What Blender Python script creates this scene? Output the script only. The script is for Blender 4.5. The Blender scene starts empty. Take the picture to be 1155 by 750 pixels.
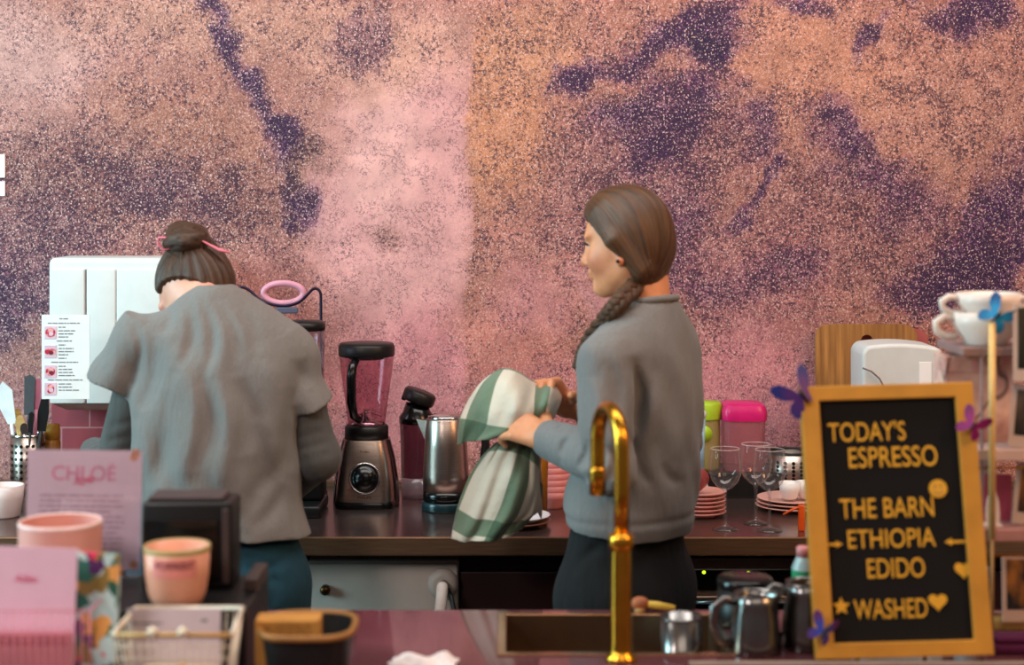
import bpy, bmesh, math, random
import numpy as np
from mathutils import Vector, Matrix
random.seed(7)
scene = bpy.context.scene
COL = scene.collection
PI = math.pi
EYE = 1.70      # camera height
FPX = 1900.0    # focal length in pixels of the 1155 wide frame
def at(px, py, Y):
    """world point seen at pixel (px,py) at distance Y"""
    return Vector(((px - 577.5) / FPX * Y, Y, EYE - (py - 217.0) / FPX * Y))
def V(*a): return Vector(a)

# ------------------------------------------------------------------ materials
def lin(c):
    o = []
    for v in c[:3]:
        v = v / 255.0
        o.append(v / 12.92 if v <= 0.04045 else ((v + 0.055) / 1.055) ** 2.4)
    return (o[0], o[1], o[2], 1.0)
class NT:
    def __init__(s, name):
        s.m = bpy.data.materials.new(name); s.m.use_nodes = True
        s.t = s.m.node_tree; s.b = s.t.nodes['Principled BSDF']
    def n(s, typ, **kw):
        nd = s.t.nodes.new(typ)
        for k, v in kw.items(): setattr(nd, k, v)
        return nd
    def l(s, a, b): s.t.links.new(a, b)
    def coord(s, which='Object'): return s.n('ShaderNodeTexCoord').outputs[which]
    def noise(s, vec, scale, detail=2, rough=.5):
        nd = s.n('ShaderNodeTexNoise'); nd.inputs['Scale'].default_value = scale
        nd.inputs['Detail'].default_value = detail; nd.inputs['Roughness'].default_value = rough
        if vec is not None: s.l(vec, nd.inputs['Vector'])
        return nd.outputs['Fac']
    def mapr(s, v, a, b, c=0., d=1., smooth=False):
        nd = s.n('ShaderNodeMapRange')
        if smooth: nd.interpolation_type = 'SMOOTHSTEP'
        for i, x in zip((1, 2, 3, 4), (a, b, c, d)): nd.inputs[i].default_value = x
        s.l(v, nd.inputs[0]); return nd.outputs[0]
    def math(s, op, a, b=None):
        nd = s.n('ShaderNodeMath', operation=op)
        for i, x in enumerate((a, b)):
            if x is None: continue
            if isinstance(x, (int, float)): nd.inputs[i].default_value = x
            else: s.l(x, nd.inputs[i])
        return nd.outputs[0]
    def mix(s, f, a, b, mode='MIX'):
        nd = s.n('ShaderNodeMix', data_type='RGBA', blend_type=mode)
        for i, x in ((0, f), (6, a), (7, b)):
            if isinstance(x, (int, float)): nd.inputs[i].default_value = x
            elif isinstance(x, tuple): nd.inputs[i].default_value = x
            else: s.l(x, nd.inputs[i])
        return nd.outputs[2]
    def scalev(s, vec, sc):
        nd = s.n('ShaderNodeMapping'); nd.inputs['Scale'].default_value = sc
        s.l(vec, nd.inputs['Vector']); return nd.outputs[0]
    def bump(s, h, strength=.3, dist=.002):
        nd = s.n('ShaderNodeBump'); nd.inputs['Strength'].default_value = strength
        nd.inputs['Distance'].default_value = dist
        s.l(h, nd.inputs['Height']); s.l(nd.outputs[0], s.b.inputs['Normal'])
    def set(s, **kw):
        for k, v in kw.items(): s.b.inputs[k.replace('_', ' ')].default_value = v
def mat(name, rgb, rough=.5, metal=0., var=.12, scale=25., bump=0., bscale=300., stretch=None, coat=0., emit=0., trans=0., ior=1.45, alpha=1., sheen=0.):
    t = NT(name); c = lin(rgb)
    co = t.coord()
    if stretch: co = t.scalev(co, stretch)
    n = t.noise(co, scale, 3)
    dark = tuple(x * (1 - var) for x in c[:3]) + (1,); lite = tuple(min(1, x * (1 + var)) for x in c[:3]) + (1,)
    cc = t.mix(t.mapr(n, .3, .7), dark, lite)
    t.l(cc, t.b.inputs['Base Color'])
    t.set(Roughness=rough, Metallic=metal, IOR=ior, Alpha=alpha)
    t.b.inputs['Coat Weight'].default_value = coat
    t.b.inputs['Transmission Weight'].default_value = trans
    if sheen:
        t.b.inputs['Sheen Weight'].default_value = sheen
    if emit:
        t.l(cc, t.b.inputs['Emission Color']); t.b.inputs['Emission Strength'].default_value = emit
    if bump: t.bump(t.noise(co, bscale, 2), bump)
    return t.m

def thin(name, tint, haze=0., hazecol=None, rough=.03, edge=.75):
    """single-walled clear material: see-through, mirror-like towards its edges, optionally tinted or hazy"""
    t = NT(name); out = t.t.nodes['Material Output']
    tr = t.n('ShaderNodeBsdfTransparent'); gl = t.n('ShaderNodeBsdfGlossy'); gl.inputs['Roughness'].default_value = rough
    lw = t.n('ShaderNodeLayerWeight'); lw.inputs['Blend'].default_value = .35
    n = t.noise(t.coord(), 6, 2)
    t.l(t.mix(n, lin(tint), tuple(x * .94 for x in lin(tint)[:3]) + (1,)), tr.inputs['Color'])
    f = t.math('ADD', t.math('MULTIPLY', t.math('POWER', lw.outputs['Facing'], 2.2), edge), .05)
    m1 = t.n('ShaderNodeMixShader'); t.l(f, m1.inputs[0]); t.l(tr.outputs[0], m1.inputs[1]); t.l(gl.outputs[0], m1.inputs[2])
    last = m1
    if haze:
        m2 = t.n('ShaderNodeMixShader'); m2.inputs[0].default_value = haze
        t.b.inputs['Base Color'].default_value = lin(hazecol or tint); t.set(Roughness=.3)
        t.l(m1.outputs[0], m2.inputs[1]); t.l(t.b.outputs[0], m2.inputs[2]); last = m2
    t.l(last.outputs[0], out.inputs['Surface']); return t.m

# ------------------------------------------------------------------ mesh building
class M:
    def __init__(s): s.v = []; s.f = []; s.mi = []; s.sm = []
    def add(s, vs, fs, mi=0, smooth=False, xf=None):
        o = len(s.v)
        for p in vs:
            p = Vector(p)
            if xf is not None: p = xf @ p
            s.v.append(p)
        for f in fs:
            s.f.append(tuple(i + o for i in f)); s.mi.append(mi); s.sm.append(smooth)
        return s
    def bm(s, b, mi=0, smooth=False, xf=None):
        b.verts.index_update()
        s.add([v.co.copy() for v in b.verts], [[v.index for v in f.verts] for f in b.faces], mi, smooth, xf); b.free(); return s
    def box(s, c, d, bev=0., mi=0, xf=None, seg=2):
        b = bmesh.new(); bmesh.ops.create_cube(b, size=1)
        for v in b.verts: v.co = Vector((v.co.x * d[0], v.co.y * d[1], v.co.z * d[2]))
        if bev > 0: bmesh.ops.bevel(b, geom=b.edges[:], offset=bev, segments=seg, profile=.5, affect='EDGES')
        for v in b.verts: v.co += Vector(c)
        return s.bm(b, mi, bev > 0 and seg > 2, xf)
    def b2(s, lo, hi, bev=0., mi=0, xf=None, seg=2):
        lo = Vector(lo); hi = Vector(hi)
        return s.box((lo + hi) / 2, hi - lo, bev, mi, xf, seg)
    def lathe(s, prof, c=(0, 0, 0), n=32, mi=0, xf=None, smooth=True, sq=None, cap=(True, True)):
        c = Vector(c); vs = []; fs = []
        for r, z in prof:
            for k in range(n):
                a = 2 * PI * k / n
                vs.append(c + V(r * math.cos(a), r * math.sin(a), z))
        m = len(prof)
        for i in range(m - 1):
            for k in range(n):
                k2 = (k + 1) % n
                fs.append((i * n + k, i * n + k2, (i + 1) * n + k2, (i + 1) * n + k))
        if cap[0] and prof[0][0] > 1e-6: fs.append(tuple(range(n))[::-1])
        if cap[1] and prof[-1][0] > 1e-6: fs.append(tuple((m - 1) * n + k for k in range(n)))
        return s.add(vs, fs, mi, smooth, xf)
    def tube(s, pts, r, n=10, mi=0, xf=None, closed=False, flat=1., cap=True):
        pts = [Vector(p) for p in pts]; m = len(pts); R = r if isinstance(r, (list, tuple)) else [r] * m
        vs = []; fs = []; nrm = None
        for i, p in enumerate(pts):
            if closed: d = pts[(i + 1) % m] - pts[i - 1]
            else: d = pts[min(i + 1, m - 1)] - pts[max(i - 1, 0)]
            d.normalize()
            if nrm is None:
                nrm = d.orthogonal().normalized() if abs(d.z) > .95 else d.cross(V(0, 0, 1)).normalized()
            else:
                nrm = (nrm - d * nrm.dot(d)).normalized()
            bn = d.cross(nrm)
            for k in range(n):
                a = 2 * PI * k / n
                vs.append(p + (nrm * math.cos(a) + bn * math.sin(a) * flat) * R[i])
        for i in range(m if closed else m - 1):
            j = (i + 1) % m
            for k in range(n):
                k2 = (k + 1) % n
                fs.append((i * n + k, i * n + k2, j * n + k2, j * n + k))
        if cap and not closed:
            fs.append(tuple(range(n))[::-1]); fs.append(tuple((m - 1) * n + k for k in range(n)))
        return s.add(vs, fs, mi, True, xf)
    def poly(s, pts, th, mi=0, xf=None):
        """flat outline in local x,z with thickness along +y"""
        n = len(pts)
        vs = [V(x, 0, z) for x, z in pts] + [V(x, th, z) for x, z in pts]
        fs = [tuple(range(n)), tuple(range(2 * n - 1, n - 1, -1))]
        for i in range(n):
            j = (i + 1) % n; fs.append((i, i + n, j + n, j))
        return s.add(vs, fs, mi, False, xf)
    def ball(s, c, r, mi=0, xf=None, seg=20):
        r = (r, r, r) if isinstance(r, (int, float)) else r
        b = bmesh.new(); bmesh.ops.create_uvsphere(b, u_segments=seg, v_segments=seg // 2, radius=1)
        for v in b.verts: v.co = Vector((v.co.x * r[0], v.co.y * r[1], v.co.z * r[2])) + Vector(c)
        return s.bm(b, mi, True, xf)
def link(name, me, mats, parent=None, world=False):
    o = bpy.data.objects.new(name, me); COL.objects.link(o)
    for m in (mats if isinstance(mats, (list, tuple)) else [mats]): me.materials.append(m)
    if parent is not None:
        o.parent = parent
        if world:
            q = parent
            loc = Vector(q.location)
            while q.parent: q = q.parent; loc += Vector(q.location)
            o.location = -loc
    return o
def build(name, mm, mats, parent=None, world=False, loc=None):
    me = bpy.data.meshes.new(name)
    me.from_pydata([tuple(p) for p in mm.v], [], mm.f)
    me.polygons.foreach_set('material_index', mm.mi)
    me.polygons.foreach_set('use_smooth', mm.sm)
    me.update()
    b = bmesh.new(); b.from_mesh(me); bmesh.ops.remove_doubles(b, verts=b.verts[:], dist=1e-6); bmesh.ops.recalc_face_normals(b, faces=b.faces[:]); b.to_mesh(me); b.free()
    o = link(name, me, mats, parent, world)
    if loc is not None: o.location = loc
    return o
def autosmooth(o, ang=35):
    me = o.data; b = bmesh.new(); b.from_mesh(me)
    for f in b.faces: f.smooth = True
    for e in b.edges:
        if len(e.link_faces) == 2 and e.calc_face_angle(0) > math.radians(ang): e.smooth = False
    b.to_mesh(me); b.free(); return o
def tag(o, label=None, cat=None, group=None, kind=None):
    if label: o['label'] = label
    if cat: o['category'] = cat
    if group: o['group'] = group
    if kind: o['kind'] = kind
    return o
def thing(name, label, cat, loc=(0, 0, 0), rz=0., group=None):
    o = bpy.data.objects.new(name, None); COL.objects.link(o)
    o.empty_display_size = .05
    o.location = loc; o.rotation_euler = (0, 0, rz)
    return tag(o, label, cat, group)
def dup(root, loc, rz=None, label=None, group=None):
    r = root.copy(); COL.objects.link(r); r.location = loc
    if rz is not None: r.rotation_euler = (0, 0, rz)
    if label: r['label'] = label
    if group: r['group'] = group
    for ch in list(root.children):
        c = ch.copy(); COL.objects.link(c); c.parent = r
        for g in list(ch.children):
            d = g.copy(); COL.objects.link(d); d.parent = c
    return r
def text(name, s, m, parent, xf, w=None, h=None, ext=.0006, bold=0., align='CENTER', shear=0.):
    """text laid in local x,z plane facing -y, fitted to width w and height h, placed by xf"""
    cu = bpy.data.curves.new(name, 'FONT'); cu.body = s; cu.align_x = align; cu.size = 1; cu.extrude = 0.0
    cu.offset = bold; cu.shear = shear
    tmp = bpy.data.objects.new('tmp', cu); COL.objects.link(tmp)
    dg = bpy.context.evaluated_depsgraph_get()
    me = bpy.data.meshes.new_from_object(tmp.evaluated_get(dg))
    bpy.data.objects.remove(tmp); bpy.data.curves.remove(cu)
    co = np.zeros(len(me.vertices) * 3); me.vertices.foreach_get('co', co); co = co.reshape(-1, 3)
    lo = co.min(0); hi = co.max(0)
    sx = w / (hi[0] - lo[0]) if w else None; sz = h / (hi[1] - lo[1]) if h else None
    sx = sx or sz; sz = sz or sx
    faces = [tuple(p.vertices) for p in me.polygons]
    bpy.data.meshes.remove(me)
    mm = M(); n = len(co)
    cx = (lo[0] + hi[0]) / 2; cy = (lo[1] + hi[1]) / 2
    vs = [V((x - cx) * sx, -ext, (y - cy) * sz) for x, y, z in co]
    mm.add(vs, faces, 0, False, xf)
    o = build(name, mm, m, parent)
    return o

# ------------------------------------------------------------------ implicit surfaces
class SDF:
    def __init__(s, lo, hi, res):
        s.res = res; s.lo = np.array(lo, float); hi = np.array(hi, float)
        s.n = np.ceil((hi - s.lo) / res).astype(int) + 1
        s.F = np.full(tuple(s.n), .2, np.float32)
        s.ax = [(s.lo[i] + np.arange(s.n[i]) * res).astype(np.float32) for i in range(3)]
    def _sl(s, lo, hi):
        a = [max(0, int((lo[i] - s.lo[i]) / s.res)) for i in range(3)]
        b = [min(int(s.n[i]), int((hi[i] - s.lo[i]) / s.res) + 2) for i in range(3)]
        if any(b[i] - a[i] < 1 for i in range(3)): return None
        sl = tuple(slice(a[i], b[i]) for i in range(3))
        P = np.meshgrid(s.ax[0][sl[0]], s.ax[1][sl[1]], s.ax[2][sl[2]], indexing='ij', sparse=True)
        return sl, P
    def _put(s, sl, d, k, op):
        A = s.F[sl]
        if op == 'u':
            if k > 0:
                h = np.clip(.5 + .5 * (A - d) / k, 0, 1); s.F[sl] = A + (d - A) * h - k * h * (1 - h)
            else: s.F[sl] = np.minimum(A, d)
        else:
            if k > 0:
                d = -d; h = np.clip(.5 - .5 * (A - d) / k, 0, 1); s.F[sl] = A + (d - A) * h + k * h * (1 - h)
            else: s.F[sl] = np.maximum(A, -d)
    def cap(s, a, b, ra, rb=None, k=.01, op='u', flat=False):
        rb = ra if rb is None else rb
        a = np.array(a, float); b = np.array(b, float); m = max(ra, rb) + k + 4 * s.res
        g = s._sl(np.minimum(a, b) - m, np.maximum(a, b) + m)
        if g is None: return s
        sl, (X, Y, Z) = g; ab = b - a; L2 = max(1e-9, ab @ ab)
        t0 = ((X - a[0]) * ab[0] + (Y - a[1]) * ab[1] + (Z - a[2]) * ab[2]) / L2; t = np.clip(t0, 0, 1)
        d = np.sqrt((X - a[0] - t * ab[0]) ** 2 + (Y - a[1] - t * ab[1]) ** 2 + (Z - a[2] - t * ab[2]) ** 2) - (ra + (rb - ra) * t)
        if flat:
            L = math.sqrt(L2); d = np.maximum(d, (t0 - 1) * L); 
        s._put(sl, d.astype(np.float32), k, op); return s
    def chain(s, pts, rs, k=.01):
        for i in range(len(pts) - 1): s.cap(pts[i], pts[i + 1], rs[i], rs[i + 1], k)
        return s
    def ell(s, c, r, ax=None, k=.01, op='u'):
        c = np.array(c, float); r = np.array(r, float); m = max(r) + k + 4 * s.res
        g = s._sl(c - m, c + m)
        if g is None: return s
        sl, (X, Y, Z) = g; X = X - c[0]; Y = Y - c[1]; Z = Z - c[2]
        if ax is None: q = (X, Y, Z)
        else: q = [X * e[0] + Y * e[1] + Z * e[2] for e in ax]
        k0 = np.sqrt((q[0] / r[0]) ** 2 + (q[1] / r[1]) ** 2 + (q[2] / r[2]) ** 2)
        k1 = np.sqrt((q[0] / r[0] ** 2) ** 2 + (q[1] / r[1] ** 2) ** 2 + (q[2] / r[2] ** 2) ** 2) + 1e-6
        s._put(sl, (k0 * (k0 - 1) / k1).astype(np.float32), k, op); return s
    def loft(s, st, k=.02, flat=(True, True), op='u'):
        """st: list of (centre, half width, half depth, lateral axis); one smooth tube through elliptical cross-sections"""
        c = np.array([q[0] for q in st], float); a = np.array([q[1] for q in st]); b = np.array([q[2] for q in st]); la = np.array(st[0][3], float)
        w = c[-1] - c[0]; L = np.linalg.norm(w); w = w / L; tt = (c - c[0]) @ w
        la = la - w * (la @ w); la /= np.linalg.norm(la); de = np.cross(w, la)
        ci = np.stack([(c - c[0]) @ la, (c - c[0]) @ de, a, b], 1)
        # catmull-rom resample
        n = len(st); T = []; Q = []
        for i in range(n - 1):
            t0, t1 = tt[i], tt[i + 1]
            m0 = (ci[i + 1] - ci[i - 1]) / (tt[i + 1] - tt[i - 1]) if i > 0 else (ci[1] - ci[0]) / (tt[1] - tt[0])
            m1 = (ci[i + 2] - ci[i]) / (tt[i + 2] - tt[i]) if i < n - 2 else (ci[-1] - ci[-2]) / (tt[-1] - tt[-2])
            for x in np.linspace(0, 1, 12, endpoint=(i == n - 2)):
                h = t1 - t0
                Q.append((2 * x ** 3 - 3 * x * x + 1) * ci[i] + (x ** 3 - 2 * x * x + x) * h * m0 + (3 * x * x - 2 * x ** 3) * ci[i + 1] + (x ** 3 - x * x) * h * m1); T.append(t0 + h * x)
        T = np.array(T); Q = np.array(Q); m = max(a.max(), b.max()) + k + 5 * s.res
        g = s._sl(c.min(0) - m, c.max(0) + m)
        if g is None: return s
        sl, (X, Y, Z) = g
        X = X - c[0][0]; Y = Y - c[0][1]; Z = Z - c[0][2]
        t = X * w[0] + Y * w[1] + Z * w[2]
        f = lambda i: np.interp(t, T, Q[:, i]).astype(np.float32)
        x = X * la[0] + Y * la[1] + Z * la[2] - f(0); y = X * de[0] + Y * de[1] + Z * de[2] - f(1)
        A = np.maximum(f(2), .004); Bb = np.maximum(f(3), .004)
        k0 = np.sqrt((x / A) ** 2 + (y / Bb) ** 2) + 1e-6; k1 = np.sqrt((x / A ** 2) ** 2 + (y / Bb ** 2) ** 2) + 1e-5
        d = np.maximum(k0 * (k0 - 1) / k1, -np.minimum(A, Bb))
        e = np.maximum(-t, t - L)
        s._put(sl, np.maximum(d, e).astype(np.float32), k, op); return s
    def fold(s, a, b, w, depth, flat=1.):
        """crease (depth>0) or ridge (depth<0) along a segment"""
        a = np.array(a, float); b = np.array(b, float); m = 3 * w
        g = s._sl(np.minimum(a, b) - m, np.maximum(a, b) + m)
        if g is None: return s
        sl, (X, Y, Z) = g; ab = b - a; L2 = max(1e-9, ab @ ab)
        t = np.clip(((X - a[0]) * ab[0] + (Y - a[1]) * ab[1] + (Z - a[2]) * ab[2]) / L2, 0, 1)
        q = (X - a[0] - t * ab[0]) ** 2 + (Y - a[1] - t * ab[1]) ** 2 + (Z - a[2] - t * ab[2]) ** 2
        s.F[sl] += (depth * np.exp(-q / (w * w)) * np.sin(PI * np.clip(t, .04, .96))).astype(np.float32); return s
    def foldp(s, pa, pb, Yr, w, depth, ymax):
        """cloth crease seen as a line between two picture points on the near side of the body"""
        a = np.array(at(pa[0], pa[1], Yr)); b = np.array(at(pb[0], pb[1], Yr)); m = 3 * w
        lo = np.minimum(a, b) - m; hi = np.maximum(a, b) + m; lo[1] = s.lo[1]; hi[1] = ymax
        g = s._sl(lo, hi)
        if g is None: return s
        sl, (X, Y, Z) = g; ab = b - a; L2 = ab[0] ** 2 + ab[2] ** 2 + 1e-9; fac = Y / Yr
        X = X / fac; Z = EYE + (Z - EYE) / fac
        t = np.clip(((X - a[0]) * ab[0] + (Z - a[2]) * ab[2]) / L2, 0, 1)
        bow = .12 * math.sqrt(L2) * np.sin(PI * t) * (1 if (pa[0] * 7 + pb[1] * 3) % 2 < 1 else -1)
        n0, n1 = -ab[2] / math.sqrt(L2), ab[0] / math.sqrt(L2)
        q = (X - a[0] - t * ab[0] - n0 * bow) ** 2 + (Z - a[2] - t * ab[2] - n1 * bow) ** 2
        s.F[sl] += (depth * np.exp(-q / (w * w)) * np.sin(PI * np.clip(t, .06, .94)) * np.clip((ymax - Y) / .04, 0, 1)).astype(np.float32); return s
    def half(s, p, n):
        """keep the side of the plane where (x-p).n < 0"""
        g = s._sl(s.lo, s.lo + s.n * s.res); sl, (X, Y, Z) = g
        s.F = np.maximum(s.F, ((X - p[0]) * n[0] + (Y - p[1]) * n[1] + (Z - p[2]) * n[2]).astype(np.float32)); return s
    def disp(s, fn):
        sl, (X, Y, Z) = s._sl(s.lo, s.lo + s.n * s.res); s.F += fn(X, Y, Z).astype(np.float32); return s
    def mesh(s, name):
        F = s.F; S = F < 0
        n = F.shape
        cnt = np.zeros(tuple(x - 1 for x in n), np.uint8)
        for i in (0, 1):
            for j in (0, 1):
                for k in (0, 1):
                    cnt += S[i:n[0] - 1 + i, j:n[1] - 1 + j, k:n[2] - 1 + k]
        act = np.argwhere((cnt > 0) & (cnt < 8)); idx = np.full(cnt.shape, -1, np.int64)
        idx[act[:, 0], act[:, 1], act[:, 2]] = np.arange(len(act))
        acc = np.zeros((len(act), 3)); c = np.zeros(len(act))
        cor = [(i, j, k) for i in (0, 1) for j in (0, 1) for k in (0, 1)]
        for u in cor:
            for a in range(3):
                if u[a]: continue
                v = list(u); v[a] = 1
                fu = F[act[:, 0] + u[0], act[:, 1] + u[1], act[:, 2] + u[2]]; fv = F[act[:, 0] + v[0], act[:, 1] + v[1], act[:, 2] + v[2]]
                x = (fu < 0) != (fv < 0); t = np.where(x, fu / np.where(fu == fv, 1, fu - fv), 0)
                p = np.tile(np.array(u, float), (len(act), 1)); p[:, a] = t
                acc += p * x[:, None]; c += x
        P = s.lo + (act + acc / c[:, None]) * s.res
        Q = []
        for a in range(3):
            b, d = (a + 1) % 3, (a + 2) % 3
            sl0 = [slice(None)] * 3; sl1 = [slice(None)] * 3; sl0[a] = slice(0, -1); sl1[a] = slice(1, None)
            A = S[tuple(sl0)]; B = S[tuple(sl1)]
            e = np.argwhere(A != B)
            e = e[(e[:, b] > 0) & (e[:, d] > 0) & (e[:, b] < n[b] - 1) & (e[:, d] < n[d] - 1)]
            def g(db, dd):
                q = e.copy(); q[:, b] += db; q[:, d] += dd; return idx[q[:, 0], q[:, 1], q[:, 2]]
            quad = np.stack([g(-1, -1), g(0, -1), g(0, 0), g(-1, 0)], 1)
            ins = A[e[:, 0], e[:, 1], e[:, 2]]
            quad[~ins] = quad[~ins][:, ::-1]
            Q.append(quad)
        Q = np.concatenate(Q); Q = Q[(Q >= 0).all(1)]
        me = bpy.data.meshes.new(name)
        me.from_pydata(P.tolist(), [], Q.tolist())
        me.polygons.foreach_set('use_smooth', np.ones(len(Q), bool)); me.update()
        s.P = P
        return me
def fbm2(x, y, seed, octs=4, rough=.5):
    rng = np.random.RandomState(seed); tot = 0; amp = 1; s = 0
    for o in range(octs):
        G = rng.rand(128, 128)
        xi = np.floor(x).astype(int); yi = np.floor(y).astype(int); fx = x - xi; fy = y - yi
        fx = fx * fx * (3 - 2 * fx); fy = fy * fy * (3 - 2 * fy)
        g = lambda i, j: G[(xi + i) % 128, (yi + j) % 128]
        v = (g(0, 0) * (1 - fx) + g(1, 0) * fx) * (1 - fy) + (g(0, 1) * (1 - fx) + g(1, 1) * fx) * fy
        tot = tot + amp * v; s += amp; amp *= rough; x = x * 2.03 + 17; y = y * 2.03 + 9
    return tot / s
def attr(me, name, arr):
    a = me.attributes.new(name, 'FLOAT_VECTOR', 'POINT'); a.data.foreach_set('vector', np.asarray(arr, np.float32).ravel())
# ================================================================== camera, light
cam = bpy.data.objects.new('camera', bpy.data.cameras.new('camera')); COL.objects.link(cam)
cam.location = (0, 0, EYE); cam.rotation_euler = (PI / 2, 0, 0)
cam.data.sensor_width = 36; cam.data.lens = FPX / 1155 * 36; cam.data.shift_y = -(375 - 217) / 1155
cam.data.dof.use_dof = True; cam.data.dof.focus_distance = 4.35; cam.data.dof.aperture_fstop = 59.2 / 25
scene.camera = cam
scene.view_settings.view_transform = 'Standard'; scene.view_settings.look = 'None'
w = bpy.data.worlds.new('world'); scene.world = w; w.use_nodes = True
bg = w.node_tree.nodes['Background']; bg.inputs['Color'].default_value = lin((206, 190, 186)); bg.inputs['Strength'].default_value = .22
def area(name, loc, target, size, power, rgb, sy=None):
    d = bpy.data.lights.new(name, 'AREA'); d.energy = power; d.color = lin(rgb)[:3]; d.size = size
    if sy: d.shape = 'RECTANGLE'; d.size_y = sy
    o = bpy.data.objects.new(name, d); COL.objects.link(o); o.location = loc
    o.rotation_euler = (Vector(target) - Vector(loc)).to_track_quat('-Z', 'Y').to_euler(); return o
area('window_light', (-3.6, 2.9, 2.1), (0, 3.9, 1.2), 1.3, 150, (176, 230, 240), 1.8)
area('wall_wash', (.1, 3.15, 3.7), (.1, 4.62, 1.3), 4.2, 77, (255, 248, 243), .9)  # added wash from above that keeps the mural bright, not a real fixture
area('room_fill', (.3, .6, 3.2), (.1, 4.0, 1.0), 2.2, 16, (255, 236, 220), 1.2)  # weak fill added from the camera side, no real source
area('counter_fill', (-1.5, 1.5, 2.4), (-.6, 2.7, 1.0), .5, 21, (255, 244, 240), .5)  # fill added to brighten the left of the front counter
area('warm_fill', (2.6, 1.6, 2.9), (.5, 3.6, 1.1), .9, 42, (255, 190, 132), .9)  # warm fill added to tint the right-hand sides of the women

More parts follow.
